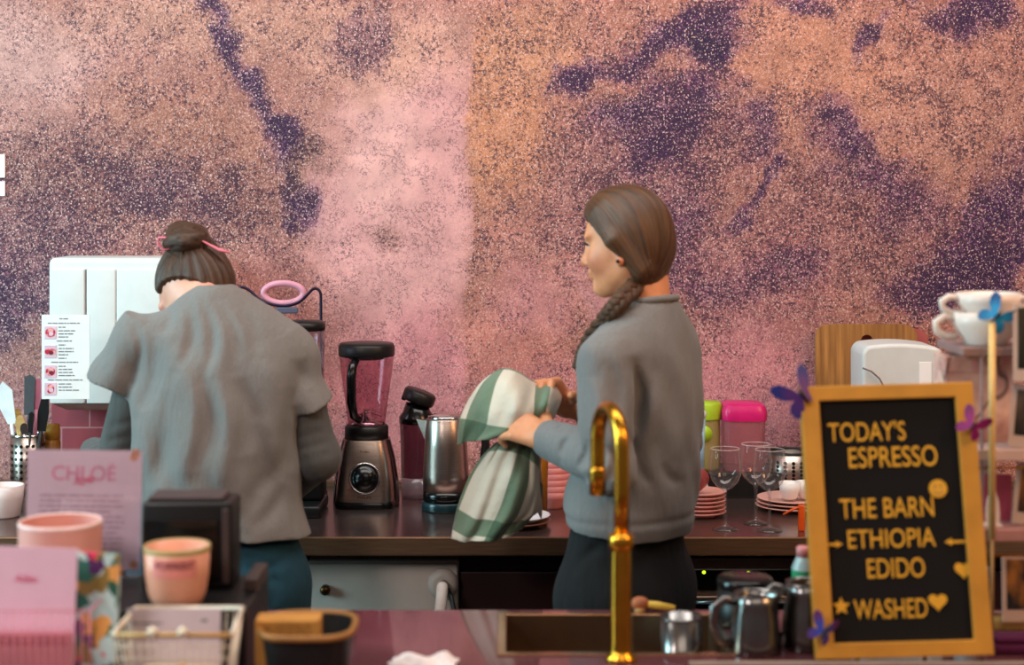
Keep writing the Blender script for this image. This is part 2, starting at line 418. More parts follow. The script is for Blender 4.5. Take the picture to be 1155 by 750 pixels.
# ================================================================== wall mural
def make_wall():
    Yw = 4.62
    xs = np.arange(-2.6, 2.6001, .0125); zs = np.arange(-.02, 2.72, .0125)
    X, Z = np.meshgrid(xs, zs)
    px = 577.5 + X * FPX / Yw; py = 217 - (Z - EYE) * FPX / Yw
    wx = px + 60 * (fbm2(px / 70 + 40, py / 70 + 40, 1) - .5) + 26 * (fbm2(px / 16 + 90, py / 16 + 90, 8, 3) - .5)
    wy = py + 60 * (fbm2(px / 70 + 80, py / 70 + 40, 2) - .5) + 26 * (fbm2(px / 16 + 50, py / 16 + 90, 9, 3) - .5)
    C = np.zeros(px.shape + (4,)); C[...] = (176, 122, 108, .40)
    RG = 1.1 * (fbm2(px / 24 + 30, py / 24 + 60, 31, 5, .65) - .46)
    def blob(cx, cy, rx, ry, ang, col, g, op, soft=.7, raw=False):
        a = math.radians(ang); dx = (px if raw else wx) - cx; dy = (py if raw else wy) - cy
        u = (dx * math.cos(a) + dy * math.sin(a)) / rx; v = (-dx * math.sin(a) + dy * math.cos(a)) / ry
        d = np.sqrt(u * u + v * v) + (.0 if raw else 1.) * RG * np.clip(op * (g > .6), 0, 1); t = np.clip((1 - d) / soft, 0, 1); t = (t * t * (3 - 2 * t) * op)[..., None]
        C[...] = C * (1 - t) + np.array(col + (g,)) * t
    # left side
    blob(40, 110, 190, 170, 0, (205, 152, 142), .38, .8)
    blob(20, 60, 110, 90, 0, (216, 176, 168), .34, .7)
    blob(250, 20, 260, 70, 0, (202, 154, 132), .42, .8)
    blob(190, 150, 150, 80, 20, (174, 118, 96), .44, .7)
    blob(120, 215, 240, 85, 6, (150, 98, 92), .55, .9)
    blob(250, 230, 120, 70, 30, (138, 86, 82), .58, .8)
    blob(20, 310, 130, 110, -20, (124, 76, 100), .60, .75, 1.)
    blob(0, 350, 70, 80, 0, (100, 56, 104), .64, .7, 1.)
    blob(80, 270, 120, 40, 10, (128, 80, 92), .58, .7, 1.)
    blob(190, 215, 90, 36, 20, (122, 78, 96), .6, .7)
    blob(40, 480, 110, 90, 0, (196, 138, 134), .34, .9)
    blob(330, 330, 120, 90, 0, (186, 128, 124), .4, .8)
    # the pale pink area
    blob(455, 230, 120, 260, 4, (229, 176, 174), .25, 1., .45)
    blob(440, 160, 70, 120, 0, (238, 192, 186), .19, .9)
    blob(430, 60, 150, 70, 0, (212, 164, 142), .40, .9)
    blob(405, 45, 40, 60, 20, (138, 92, 108), .62, .7)
    blob(370, 150, 60, 60, 20, (200, 150, 140), .36, .7)
    blob(460, 440, 170, 130, 0, (222, 150, 158), .31, .95)
    blob(435, 265, 34, 26, 30, (190, 140, 132), .48, .8)
    # purple streak
    for sx, sy, rx, ry, an in ((252, 45, 60, 20, 66), (280, 100, 70, 22, 64), (312, 160, 64, 30, 58), (345, 225, 60, 28, 45), (262, 20, 40, 18, 70)):
        blob(sx, sy, rx, ry, an, (84, 42, 104), .66, .9, .8)
    blob(345, 190, 40, 60, 20, (124, 84, 78), .64, .7)
    # right half: everything right of x=530 with a crisp edge
    edge = np.clip((px - (529 + 4 * np.sin(py / 31.) + 10 * (fbm2(px / 12, py / 12, 5) - .5) - np.where(py > 330, (py - 330) * .1, 0))) / 3, 0, 1)
    L = C.copy(); C[...] = (182, 124, 106, .44)
    blob(570, 130, 100, 170, 6, (208, 146, 106), .38, .95)
    blob(585, 60, 90, 70, 0, (206, 152, 116), .42, .7)
    blob(610, 300, 120, 110, 0, (190, 128, 116), .42, .8)
    blob(560, 400, 120, 60, 0, (206, 128, 112), .36, .8)
    blob(930, 90, 190, 130, 20, (206, 146, 116), .40, .95)
    blob(1090, 130, 130, 120, 0, (192, 138, 118), .48, .8)
    blob(740, 190, 190, 120, -30, (160, 106, 108), .54, .9)
    blob(980, 260, 200, 110, 10, (158, 104, 104), .52, .8)
    blob(830, 320, 170, 120, 0, (166, 106, 112), .48, .8)
    for sx, sy, rx, ry, an, op in ((720, 60, 120, 34, -28, .8), (785, 48, 58, 30, -20, 1.), (655, 102, 36, 28, -50, .95), (750, 120, 110, 40, -35, .8), (810, 20, 70, 34, -10, .9),
            (905, 2, 50, 22, 0, .9), (980, 25, 50, 14, -60, .8), (1095, 14, 66, 40, 10, .95), (745, 160, 80, 50, -30, .85), (870, 205, 70, 13, -45, 1.), (840, 240, 40, 12, -45, .9),
            (955, 150, 70, 52, 30, .8), (850, 150, 50, 34, 40, .6), (700, 140, 60, 30, -40, .6), (770, 250, 60, 80, 10, .5), (1000, 210, 90, 50, 20, .6), (1110, 290, 110, 90, -20, .95), (1150, 240, 70, 90, 10, .9), (1070, 330, 100, 50, 0, .85), (870, 300, 90, 40, -30, .45), (790, 330, 60, 40, 0, .4)):
        blob(sx, sy, rx, ry, an, (90, 42, 112), .68, op, .85)
    blob(780, 50, 30, 16, -20, (62, 44, 100), .8, .8)
    blob(700, 470, 380, 100, 0, (204, 136, 138), .36, .95)
    blob(600, 340, 60, 60, 0, (214, 148, 150), .3, .8)
    blob(680, 330, 26, 60, -55, (216, 160, 164), .22, .8)
    blob(850, 440, 120, 110, 0, (206, 138, 148), .3, .9)
    e = edge[..., None]; C[...] = L * (1 - e) + C * e
    blob(545, 380, 70, 40, 10, (212, 146, 136), .32, .6)
    m = fbm2(px / 26, py / 26, 12, 5, .62) - .5
    C[..., :3] *= (1 + .28 * m)[..., None]; C[..., 3] += m * .34
    C[..., :3] *= np.array((.92, .865, .865)); C = np.clip(C, 0, 255)
    h, wd = X.shape
    P = np.stack([X.ravel(), np.full(X.size, Yw), Z.ravel()], 1)
    i = np.arange(h * wd).reshape(h, wd)
    Q = np.stack([i[:-1, :-1], i[:-1, 1:], i[1:, 1:], i[1:, :-1]], -1).reshape(-1, 4)
    me = bpy.data.meshes.new('wall_back'); me.from_pydata(P.tolist(), [], Q.tolist())
    c = C[..., :3] / 255.; c = np.where(c < .04045, c / 12.92, ((c + .055) / 1.055) ** 2.4)
    attr(me, 'paint', c.reshape(-1, 3)); attr(me, 'grain', np.repeat(C[..., 3].ravel()[:, None], 3, 1))
    t = NT('mural_paint'); co = t.coord()
    A = t.n('ShaderNodeAttribute', attribute_name='paint').outputs['Color']
    G = t.n('ShaderNodeAttribute', attribute_name='grain').outputs['Fac']
    n1 = t.noise(co, 100, 4, .8); n2 = t.noise(t.scalev(co, (1.3, 1, 1.1)), 170, 2, .7); n3 = t.noise(co, 22, 3, .65)
    thr = t.math('ADD', t.math('MULTIPLY', t.math('SUBTRACT', G, .5), .46), .50)
    thr = t.math('ADD', thr, t.math('MULTIPLY', t.math('SUBTRACT', n3, .5), .26))
    dk = t.mapr(t.math('SUBTRACT', thr, n1), -.02, .05)
    # thin cracks where a second noise crosses its middle
    n4 = t.noise(co, 60, 3, .7)
    ck = t.math('MULTIPLY', t.mapr(t.math('ABSOLUTE', t.math('SUBTRACT', n4, .5)), .010, .03, 1, 0), t.mapr(n3, .38, .54))
    dk = t.math('MAXIMUM', dk, t.math('MULTIPLY', ck, .8))
    dark = t.mix(.5, t.mix(1., A, (.15, .12, .16, 1), 'MULTIPLY'), (.022, .005, .045, 1))
    lt = t.math('MULTIPLY', t.mapr(n2, .50, .62), t.mapr(G, .1, .45, .12, .8))
    lite = t.mix(.5, A, (.86, .56, .50, 1))
    cc = t.mix(t.math('MULTIPLY', dk, .9), t.mix(lt, A, lite), dark)
    sp = t.math('MULTIPLY', t.mapr(t.noise(co, 210, 1), .62, .68), t.mapr(G, .2, .5, .1, .8))
    cc = t.mix(sp, cc, (.85, .56, .50, 1))
    t.l(cc, t.b.inputs['Base Color']); t.set(Roughness=.85)
    o = link('wall_back', me, t.m); tag(o, kind='structure')
make_wall()

# ================================================================== shared materials
m_floor = mat('dark_floor', (70, 52, 50), .5, scale=6)
m_steel = mat('brushed_steel', (176, 160, 150), .3, 1., .14, 14, .06, 60, stretch=(1, 12, 60))
m_steel2 = mat('polished_steel', (205, 205, 205), .16, 1., .05)
m_counter = mat('counter_steel', (126, 108, 104), .2, .85, .12, 9, .03, 90)
m_edge = mat('counter_edge', (138, 108, 84), .38, .7, .16, 14, .05, 60, stretch=(1, 1, 20))
m_black = mat('black_plastic', (14, 15, 16), .42)
m_blackg = mat('black_gloss', (9, 10, 11), .2)
m_dark = mat('dark_cabinet', (46, 22, 24), .45, scale=4)
m_white = mat('white_plastic', (214, 218, 216), .38, var=.03)
m_paper = mat('paper', (238, 238, 236), .8, var=.03)
m_gold = mat('brushed_brass', (206, 148, 48), .24, 1., .1)
m_glass = thin('clear_glass', (250, 246, 246), .03, (240, 236, 236))
m_frontc = mat('front_counter', (138, 84, 92), .10, 0., .14, 7, coat=.6)
m_orange = mat('orange_plastic', (232, 92, 26), .4)
m_ink = mat('grey_ink', (120, 116, 122), .8)
m_wood = mat('light_wood', (206, 158, 84), .5, var=.2, scale=9, stretch=(1, 1, 8))

# floor
mm = M(); mm.b2((-3, -.5, -.04), (3, 4.7, 0)); tag(build('floor', mm, m_floor), kind='structure')
# tiles on the wall below the cabinet
t = NT('pink_tiles'); co = t.coord()
br = t.n('ShaderNodeTexBrick'); br.offset = .5
br.inputs['Scale'].default_value = 5.2; br.inputs['Mortar Size'].default_value = .012; br.inputs['Row Height'].default_value = .5; br.inputs['Brick Width'].default_value = .8
br.inputs['Color1'].default_value = lin((178, 88, 96)); br.inputs['Color2'].default_value = lin((168, 80, 90)); br.inputs['Mortar'].default_value = lin((206, 140, 140))
rv = t.n('ShaderNodeMapping'); rv.inputs['Rotation'].default_value = (PI / 2, 0, 0); t.l(co, rv.inputs['Vector']); t.l(rv.outputs[0], br.inputs['Vector'])
t.l(br.outputs['Color'], t.b.inputs['Base Color']); t.set(Roughness=.25)
a = at(58, 458, 4.6); b = at(300, 552, 4.6)
mm = M(); mm.b2((a.x, 4.602, .9), (b.x, 4.619, a.z + .03)); tag(build('trim_1', mm, t.m), kind='structure')
mm = M(); mm.b2((-2.3, 4.585, .9), (2.3, 4.618, .912)); tag(build('trim_2', mm, m_edge), kind='structure')

# ================================================================== back counter
mm = M(); mm.b2((-2.3, 3.91, .856), (2.3, 4.6, .9), .003, 0)
for i in range(len(mm.f)):
    c = sum((mm.v[k] for k in mm.f[i]), V(0, 0, 0)) / len(mm.f[i])
    if c.y < 3.912: mm.mi[i] = 1
o = build('worktop', mm, [m_counter, m_edge]); tag(o, 'long brown steel worktop along the mural wall', 'worktop')
def cabinet(x0, x1, label):
    t = thing('base_cabinet', label, 'cabinet', ((x0 + x1) / 2, 4.28, 0), group=None)
    w = (x1 - x0) / 2
    mm = M(); mm.b2((-w, -.26, .08), (w, .3, .85)); mm.b2((-w + .02, -.22, 0), (w - .02, .28, .08)); build('carcass', mm, m_dark, t)
    for s in (-1, 1):
        mm = M(); mm.b2((min(0, s * w) + .003, -.285, .09), (max(0, s * w) - .003, -.262, .80), .003); d = build('door', mm, m_dark, t)
        mm = M(); mm.tube([(s * .02, -.31, .62), (s * .02, -.31, .74)], .005, 8); mm.tube([(s * .02, -.285, .63), (s * .02, -.31, .63)], .004, 6); mm.tube([(s * .02, -.285, .73), (s * .02, -.31, .73)], .004, 6)
        build('handle', mm, m_black, d)
    return t
cabinet(-.125, .40, 'dark maroon base cabinet between the white machine and the dishwasher')
cabinet(-1.15, -.53, 'dark maroon base cabinet behind the woman with the hair bun')
cabinet(-2.0, -1.155, 'dark maroon base cabinet under the far left end of the worktop')
# white machine under the counter
t = thing('ice_machine', 'white machine front under the worktop with a round hose socket', 'machine', (-.306, 4.2, 0))
m_cream = mat('cream_panel', (196, 182, 172), .45, var=.04)
mm = M(); mm.b2((-.18, -.2, .02), (.18, .34, .826), .008, seg=3); build('housing', mm, m_cream, t)
mm = M(); mm.b2((-.178, -.218, .06), (.178, -.201, .822), .006, seg=3); build('front_panel', mm, m_cream, t)
q = at(367, 665, 3.98)
mm = M(); mm.lathe([(.012, 0), (.012, .012), (.008, .018)], n=20, xf=Matrix.Translation((q.x + .306, -.218, q.z)) @ Matrix.Rotation(PI / 2, 4, 'X')); build('knob', mm, mat('old_brass', (92, 66, 40), .4, 1), t)
q = at(500, 658, 3.98); qx = q.x + .306
mm = M(); mm.lathe([(.036, 0), (.036, .008), (.026, .02), (.02, .02)], n=28, xf=Matrix.Translation((qx, -.218, q.z)) @ Matrix.Rotation(PI / 2, 4, 'X')); build('socket', mm, m_cream, t)
pts = [V(qx, -.235, q.z), V(qx, -.275, q.z + .004), V(qx - .002, -.30, q.z - .03), V(qx - .012, -.30, q.z - .12), V(qx + .0, -.30, q.z - .3), V(qx + .03, -.27, q.z - .55)]
mm = M(); mm.tube(pts, .0135, 12); build('hose', mm, mat('hose_white', (214, 200, 190), .5, bump=.3), t)
pts = [V(qx + .012, -.24, q.z - .01), V(qx + .02, -.27, q.z - .02), V(qx + .035, -.28, q.z - .08), V(qx + .075, -.27, q.z - .2), V(qx + .08, -.26, q.z - .5)]
mm = M(); mm.tube(pts, .006, 8); build('cable', mm, m_black, t)
# dishwasher with lights
a = at(776, 640, 3.97)
t = thing('dishwasher', 'steel dishwasher with black control panel and green lights', 'dishwasher', (.63, 4.25, 0))
mm = M(); mm.b2((-.224, -.26, .02), (.224, .32, .835), .006); build('housing', mm, m_steel, t)
z0 = at(0, 642, 3.97).z; z1 = at(0, 667, 3.97).z
mm = M(); mm.b2((-.22, -.275, z1), (.06, -.262, z0), .003); p = build('control_panel', mm, m_blackg, t)
m_led = mat('green_light', (190, 255, 30), .4, emit=3.)
for lx, ly in ((794, 645.5), (844, 645.5), (857, 648)):
    q = at(lx, ly, 3.973); mm = M(); mm.ball((q.x - .63, -.277, q.z), (.0042, .003, .0036), seg=12); build('light', mm, m_led, p)
mm = M(); mm.b2((.064, -.275, .6), (.22, -.262, z0 + .0), .003); mm.b2((-.22, -.275, .12), (.22, -.262, z1 - .012), .003); d = build('door', mm, m_steel, t)
for i in range(len(d.data.polygons)):
    pass
mm = M(); mm.b2((-.22, -.28, .13), (.06, -.276, z1 - .02), .001); build('glass_panel', mm, m_blackg, d)
mm = M(); mm.tube([(-.21, -.30, z1 - .02), (.05, -.30, z1 - .02)], .006, 10); mm.tube([(-.19, -.28, z1 - .02), (-.19, -.30, z1 - .02)], .004, 8); mm.tube([(.03, -.28, z1 - .02), (.03, -.30, z1 - .02)], .004, 8)
build('handle', mm, m_steel2, d)
cabinet(.86, 1.6, 'dark maroon base cabinet right of the dishwasher')

# ================================================================== front counter with sink
Y0, Y1 = 2.30, 3.227
sx0, sx1, sy0, sy1 = -.014, .375, 2.918, 3.185
def slab(mm, z0, z1, mi):
    for lo, hi in (((-1.35, Y0), (1.35, sy0)), ((-1.35, sy1), (1.35, Y1)), ((-1.35, sy0), (sx0, sy1)), ((sx1, sy0), (1.35, sy1))):
        mm.b2((lo[0], lo[1], z0), (hi[0], hi[1], z1), 0, mi)
t = NT('front_counter_tiles'); co = t.coord()
sep = t.n('ShaderNodeSeparateXYZ'); t.l(co, sep.inputs[0])
fr = t.math('ABSOLUTE', t.math('SUBTRACT', t.math('FRACT', t.math('MULTIPLY', t.math('ADD', sep.outputs[0], 5.005), 10.9)), .5))
base = t.mix(t.mapr(t.noise(co, 5, 3), .3, .7), lin((84, 46, 52)), lin((108, 64, 70)))
t.l(base, t.b.inputs['Base Color']); t.set(Roughness=.07)
m_ft = t.m
t = thing('serving_counter', 'glossy mauve front counter with the sink and faucet', 'counter', (0, 0, 0))
mm = M(); slab(mm, .872, .9, 0); build('countertop', mm, m_ft, t)
mm = M(); mm.b2((-1.33, Y0 + .03, 0), (1.33, Y0 + .06, .872)); mm.b2((-1.33, Y0 + .03, 0), (-1.30, Y1 - .1, .872)); mm.b2((1.30, Y0 + .03, 0), (1.33, Y1 - .1, .872)); build('cabinet_body', mm, m_dark, t)
mm = M(); mm.b2((.3, 2.845, .9), (1.35, 2.862, .9045), .001); build('edge_strip', mm, mat('grey_strip', (150, 136, 126), .5), t)
t = thing('sink', 'rectangular steel sink set in the front counter', 'sink', (0, 0, 0))
mm = M(); zb = .772
mm.b2((sx0, sy0, zb - .004), (sx1, sy1, zb), 0)
mm.b2((sx0, sy0, zb), (sx0 + .004, sy1, .9)); mm.b2((sx1 - .004, sy0, zb), (sx1, sy1, .9)); mm.b2((sx0, sy0, zb), (sx1, sy0 + .004, .9)); mm.b2((sx0, sy1 - .004, zb), (sx1, sy1, .9))
build('basin', mm, mat('sink_steel', (140, 112, 88), .3, .9, .15, 12), t)
mm = M(); 
for lo, hi in (((sx0 - .012, sy0 - .012), (sx1 + .012, sy0 + .003)), ((sx0 - .012, sy1 - .003), (sx1 + .012, sy1 + .012)), ((sx0 - .012, sy0), (sx0 + .003, sy1)), ((sx1 - .003, sy0), (sx1 + .012, sy1))):
    mm.b2((lo[0], lo[1], .9), (hi[0], hi[1], .9035), .0015)
build('rim', mm, mat('rim_steel', (226, 178, 140), .2, 1), t)
mm = M(); mm.lathe([(.03, 0), (.03, .003), (.02, .003)], (.18, 3.06, zb), 24); build('drain', mm, m_steel2, t)
# faucet
fx, fy = .187, 2.885
t = thing('faucet', 'tall brass gooseneck faucet behind the sink edge', 'faucet', (fx, fy, .9))
mm = M(); mm.lathe([(.028, 0), (.028, .006), (.0195, .012), (.0185, .02), (.0178, .19), (.0178, .20)], n=28); build('lower_pipe', mm, m_gold, t)
mm = M(); mm.lathe([(.0178, .188), (.0215, .193), (.0225, .202), (.0215, .212), (.016, .218)], n=28); build('collar', mm, m_gold, t)
pts = [V(0, 0, .2), V(.001, 0, .29), V(.001, 0, .36)]
A = V(.001, 0, .36); Bp = V(-.034, .125, .36); c = (A + Bp) / 2; hv = (A - Bp) / 2
for k in range(1, 12):
    a = PI * k / 12; pts.append(c + hv * math.cos(a) + V(0, 0, .062) * math.sin(a))
pts += [Bp, Bp + V(0, 0, -.04), Bp + V(0, 0, -.083)]
mm = M(); mm.tube(pts, .0132, 18); build('gooseneck', mm, m_gold, t)
mm = M(); mm.lathe([(.0135, -.10), (.0148, -.10), (.0148, -.055), (.0132, -.05)], Bp, 20); build('spout_tip', mm, m_gold, t)
# ================================================================== people
def skin_mat(name, rgb):
    t = NT(name); co = t.coord(); c = lin(rgb)
    n = t.noise(co, 38, 3)
    cc = t.mix(t.mapr(n, .3, .7), tuple(x * .9 for x in c[:3]) + (1,), tuple(min(1, x * 1.08) for x in c[:3]) + (1,))
    bl = t.n('ShaderNodeAttribute', attribute_name='blush').outputs['Fac']
    cc = t.mix(bl, cc, lin((196, 92, 78)))
    t.l(cc, t.b.inputs['Base Color']); t.set(Roughness=.5)
    t.b.inputs['Subsurface Weight'].default_value = .12; t.b.inputs['Subsurface Radius'].default_value = (.012, .005, .003)
    t.bump(t.noise(co, 420, 2), .06); return t.m
def cloth_mat(name, rgb, rgb2=None, heather=.5, sc=700, bump=.35, rough=.95, sheen=.12):
    t = NT(name); co = t.coord(); c = lin(rgb); d = lin(rgb2) if rgb2 else tuple(x * .72 for x in c[:3]) + (1,)
    n = t.noise(t.scalev(co, (1, 1, 2.2)), sc, 2, .7); m = t.noise(co, 9, 3)
    cc = t.mix(t.math('MULTIPLY', t.mapr(n, .35, .65), heather), c, d)
    cc = t.mix(t.mapr(m, .3, .7, 0, .16), cc, tuple(x * .6 for x in c[:3]) + (1,))
    t.l(cc, t.b.inputs['Base Color']); t.set(Roughness=rough); t.b.inputs['Sheen Weight'].default_value = sheen
    h = t.math('ADD', t.math('MULTIPLY', t.noise(t.scalev(co, (1, 1, .28)), 26, 3, .6), 1.), t.math('MULTIPLY', n, .04))
    t.bump(h, bump, .02); return t.m
def hair_mat(name, rgb, rgb2):
    t = NT(name)
    A = t.n('ShaderNodeAttribute', attribute_name='strand').outputs['Vector']
    n = t.noise(t.scalev(A, (58, 2.0, 1)), 1, 3, .6); n2 = t.noise(t.scalev(A, (9, 1.6, 1)), 1, 2)
    f = t.math('ADD', t.math('MULTIPLY', n, .6), t.math('MULTIPLY', n2, .5))
    t.l(t.mix(t.mapr(f, .38, .74), lin(rgb), lin(rgb2)), t.b.inputs['Base Color'])
    t.set(Roughness=.38); t.b.inputs['Specular IOR Level'].default_value = .45
    t.bump(n, .5, .004); return t.m
def strand(P, A, B, ref, twist=0.):
    A = np.array(A); B = np.array(B); w = (B - A); L = np.linalg.norm(w); w /= L
    c = (A + B) / 2; q = P - c; ax = q @ w / L
    e1 = np.array(ref, float); e1 -= w * (e1 @ w); e1 /= np.linalg.norm(e1); e2 = np.cross(w, e1)
    an = np.arctan2(q @ e2, q @ e1) + twist * ax
    # keep the coordinate continuous round the back of the head
    return np.stack([np.cos(an) * 1.3 + .5 * np.sin(2 * an), ax * .5 + np.sin(an) * 1.3, ax], 1) if False else np.stack([an, ax, np.zeros(len(P))], 1)

m_skin = skin_mat('warm_skin', (226, 152, 108))
m_skin2 = skin_mat('fair_skin', (226, 164, 140))
m_hair = hair_mat('brown_hair', (38, 24, 15), (112, 74, 44))
m_hair2 = hair_mat('dark_brown_hair', (30, 19, 13), (92, 60, 38))
m_sweat = cloth_mat('grey_sweatshirt', (132, 130, 128), (88, 87, 86), .7)
m_tee = cloth_mat('grey_marl_jersey', (134, 130, 126), (88, 86, 84), .7)
m_under = cloth_mat('slate_jersey', (84, 83, 80), (58, 58, 57), .5)
m_trous = cloth_mat('black_denim', (13, 15, 18), (7, 8, 10), .6, sheen=0.)
m_teal = cloth_mat('teal_denim', (12, 62, 78), (5, 38, 52), .6, sheen=0.)
m_eye = mat('eye_white', (232, 226, 220), .15, var=.02); m_iris = mat('iris', (52, 36, 26), .1); m_brow = mat('brow_hair', (44, 28, 20), .7)
m_shoe = mat('white_trainers', (208, 204, 198), .6)

def frame(o, f, l, u):
    o = np.array(o, float); f = np.array(f, float); l = np.array(l, float); u = np.array(u, float)
    return (lambda a, b, c: o + f * a + l * b + u * c), [f, l, u]
def norm(v): v = np.array(v, float); return v / np.linalg.norm(v)

def head(s, H, ax, wide=1.):
    s.ell(H(-.004, 0, 0), (.087, .072 * wide, .096), ax, .02)
    s.ell(H(.030, 0, -.052), (.056, .060, .078), ax, .03)
    for q in (-1, 1):
        s.cap(H(-.005, .046 * q, -.075), H(.058, .012 * q, -.116), .020, .015, .022)
        s.ell(H(.058, .034 * q, -.050), (.024, .021, .024), ax, .022)     # cheek
        s.ell(H(.088, .031 * q, -.021), (.010, .019, .012), ax, .012, 'd')
        s.ell(H(.077, .034 * q, -.003), (.009, .024, .007), ax, .012)      # brow ridge
        s.ell(H(-.002, .073 * q, -.034), (.017, .008, .030), ax, .006)    # ear
        s.cap(H(-.004, .078 * q, -.055), H(-.001, .078 * q, -.060), .008, .007, .006)
        s.ell(H(.002, .083 * q, -.030), (.008, .005, .016), ax, .004, 'd')
    s.ell(H(.058, 0, .024), (.024, .05, .042), ax, .03)                    # forehead
    s.cap(H(.083, 0, -.010), H(.098, 0, -.053), .008, .010, .014)         # nose bridge
    s.ell(H(.100, 0, -.057), (.011, .010, .009), ax, .008)
    for q in (-1, 1): s.ell(H(.090, .011 * q, -.061), (.010, .008, .007), ax, .006)
    s.ell(H(.084, 0, -.080), (.012, .021, .0065), ax, .008); s.ell(H(.083, 0, -.0905), (.011, .018, .0065), ax, .008)
    s.cap(H(.093, .016, -.0855), H(.093, -.016, -.0855), .002, .002, .003, 'd')
    s.ell(H(.063, 0, -.114), (.019, .020, .015), ax, .014)                 # chin
def eyes(root, H, ax, sides, brow=True):
    for q in sides:
        mm = M(); X = Matrix([[*(float(ax[j][i]) for j in range(3)), float(H(.0710, .031 * q, -.022)[i])] for i in range(3)] + [[0, 0, 0, 1]])
        mm.ball((0, 0, 0), .0118, 0, X); mm.ball((.0075, 0, 0), (.005, .0055, .0055), 1, X)
        build('eye', mm, [m_eye, m_iris], root, True)
        mm = M(); mm.tube([H(.077, .047 * q, -.022), H(.0865, .040 * q, -.018), H(.091, .031 * q, -.017), H(.088, .020 * q, -.020)], [.0016, .003, .003, .0016], 6); build('eyelash', mm, m_brow, root, True)
        mm = M(); mm.tube([H(.075, .052 * q, -.004), H(.0855, .042 * q, .003), H(.090, .030 * q, .003), H(.091, .016 * q, -.001)], [.0012, .003, .0036, .002], 8, flat=.6); build('eyebrow', mm, m_brow, root, True)
def hand(s, w, d, n, t, curl, side, spread=.10, k=.004, sc=1., thumb=None):
    """w wrist, d towards fingers, n palm normal (the way the fingers curl), t towards the thumb"""
    w = np.array(w, float); d = norm(d); n = np.array(n, float); n = norm(n - d * (n @ d)); t = np.cross(n, d) * side
    pal = w + d * .045 * sc
    s.cap(w, w + d * .03 * sc, .025 * sc, .027 * sc, .01)
    for x in (-.026, -.009, .009, .026): s.cap(w + d * .012 + t * x * .6, w + d * .082 * sc + t * x * sc, .014 * sc, .0125 * sc, .012)
    for i, (x, L) in enumerate(((.029, .068), (.0095, .078), (-.0095, .072), (-.028, .056))):
        p = w + d * .086 * sc + t * x * sc; a = curl[0] + .08 * i; L = L * sc
        e = d * math.cos(a) + n * math.sin(a) + t * (x * spread / .03)
        pts = [p]; r = [.0098 * sc]
        for j, fr in enumerate((.45, .31, .24)):
            e = norm(e); pts.append(pts[-1] + e * L * fr * 1.12); r.append((.0088, .008, .0065)[j] * sc)
            a += curl[1]; e = d * math.cos(a) + n * math.sin(a) + t * (x * spread / .03)
        s.chain(pts, r, k)
    th = thumb if thumb is not None else (d * .6 + t * .7 + n * .45)
    e = norm(th); p = w + d * .022 * sc + t * .024 * sc
    p2 = p + e * .042 * sc; p3 = p2 + norm(e + d * .5 + n * .3) * .030 * sc; p4 = p3 + norm(e * .6 + d * .7 + n * .5) * .024 * sc
    s.chain([p, p2, p3, p4], [.016 * sc, .0125 * sc, .0105 * sc, .008 * sc], .007)
def finish(s, name, mats, root, blush=None, strand_fn=None, group=None):
    me = s.mesh(name)
    P = s.P
    if blush is not None: attr(me, 'blush', np.repeat(blush(P)[:, None], 3, 1))
    if strand_fn is not None: attr(me, 'strand', strand_fn(P))
    return link(name, me, mats, root, True)
def gauss(P, c, r): return np.exp(-((P - np.array(c)) ** 2).sum(1) / (r * r))

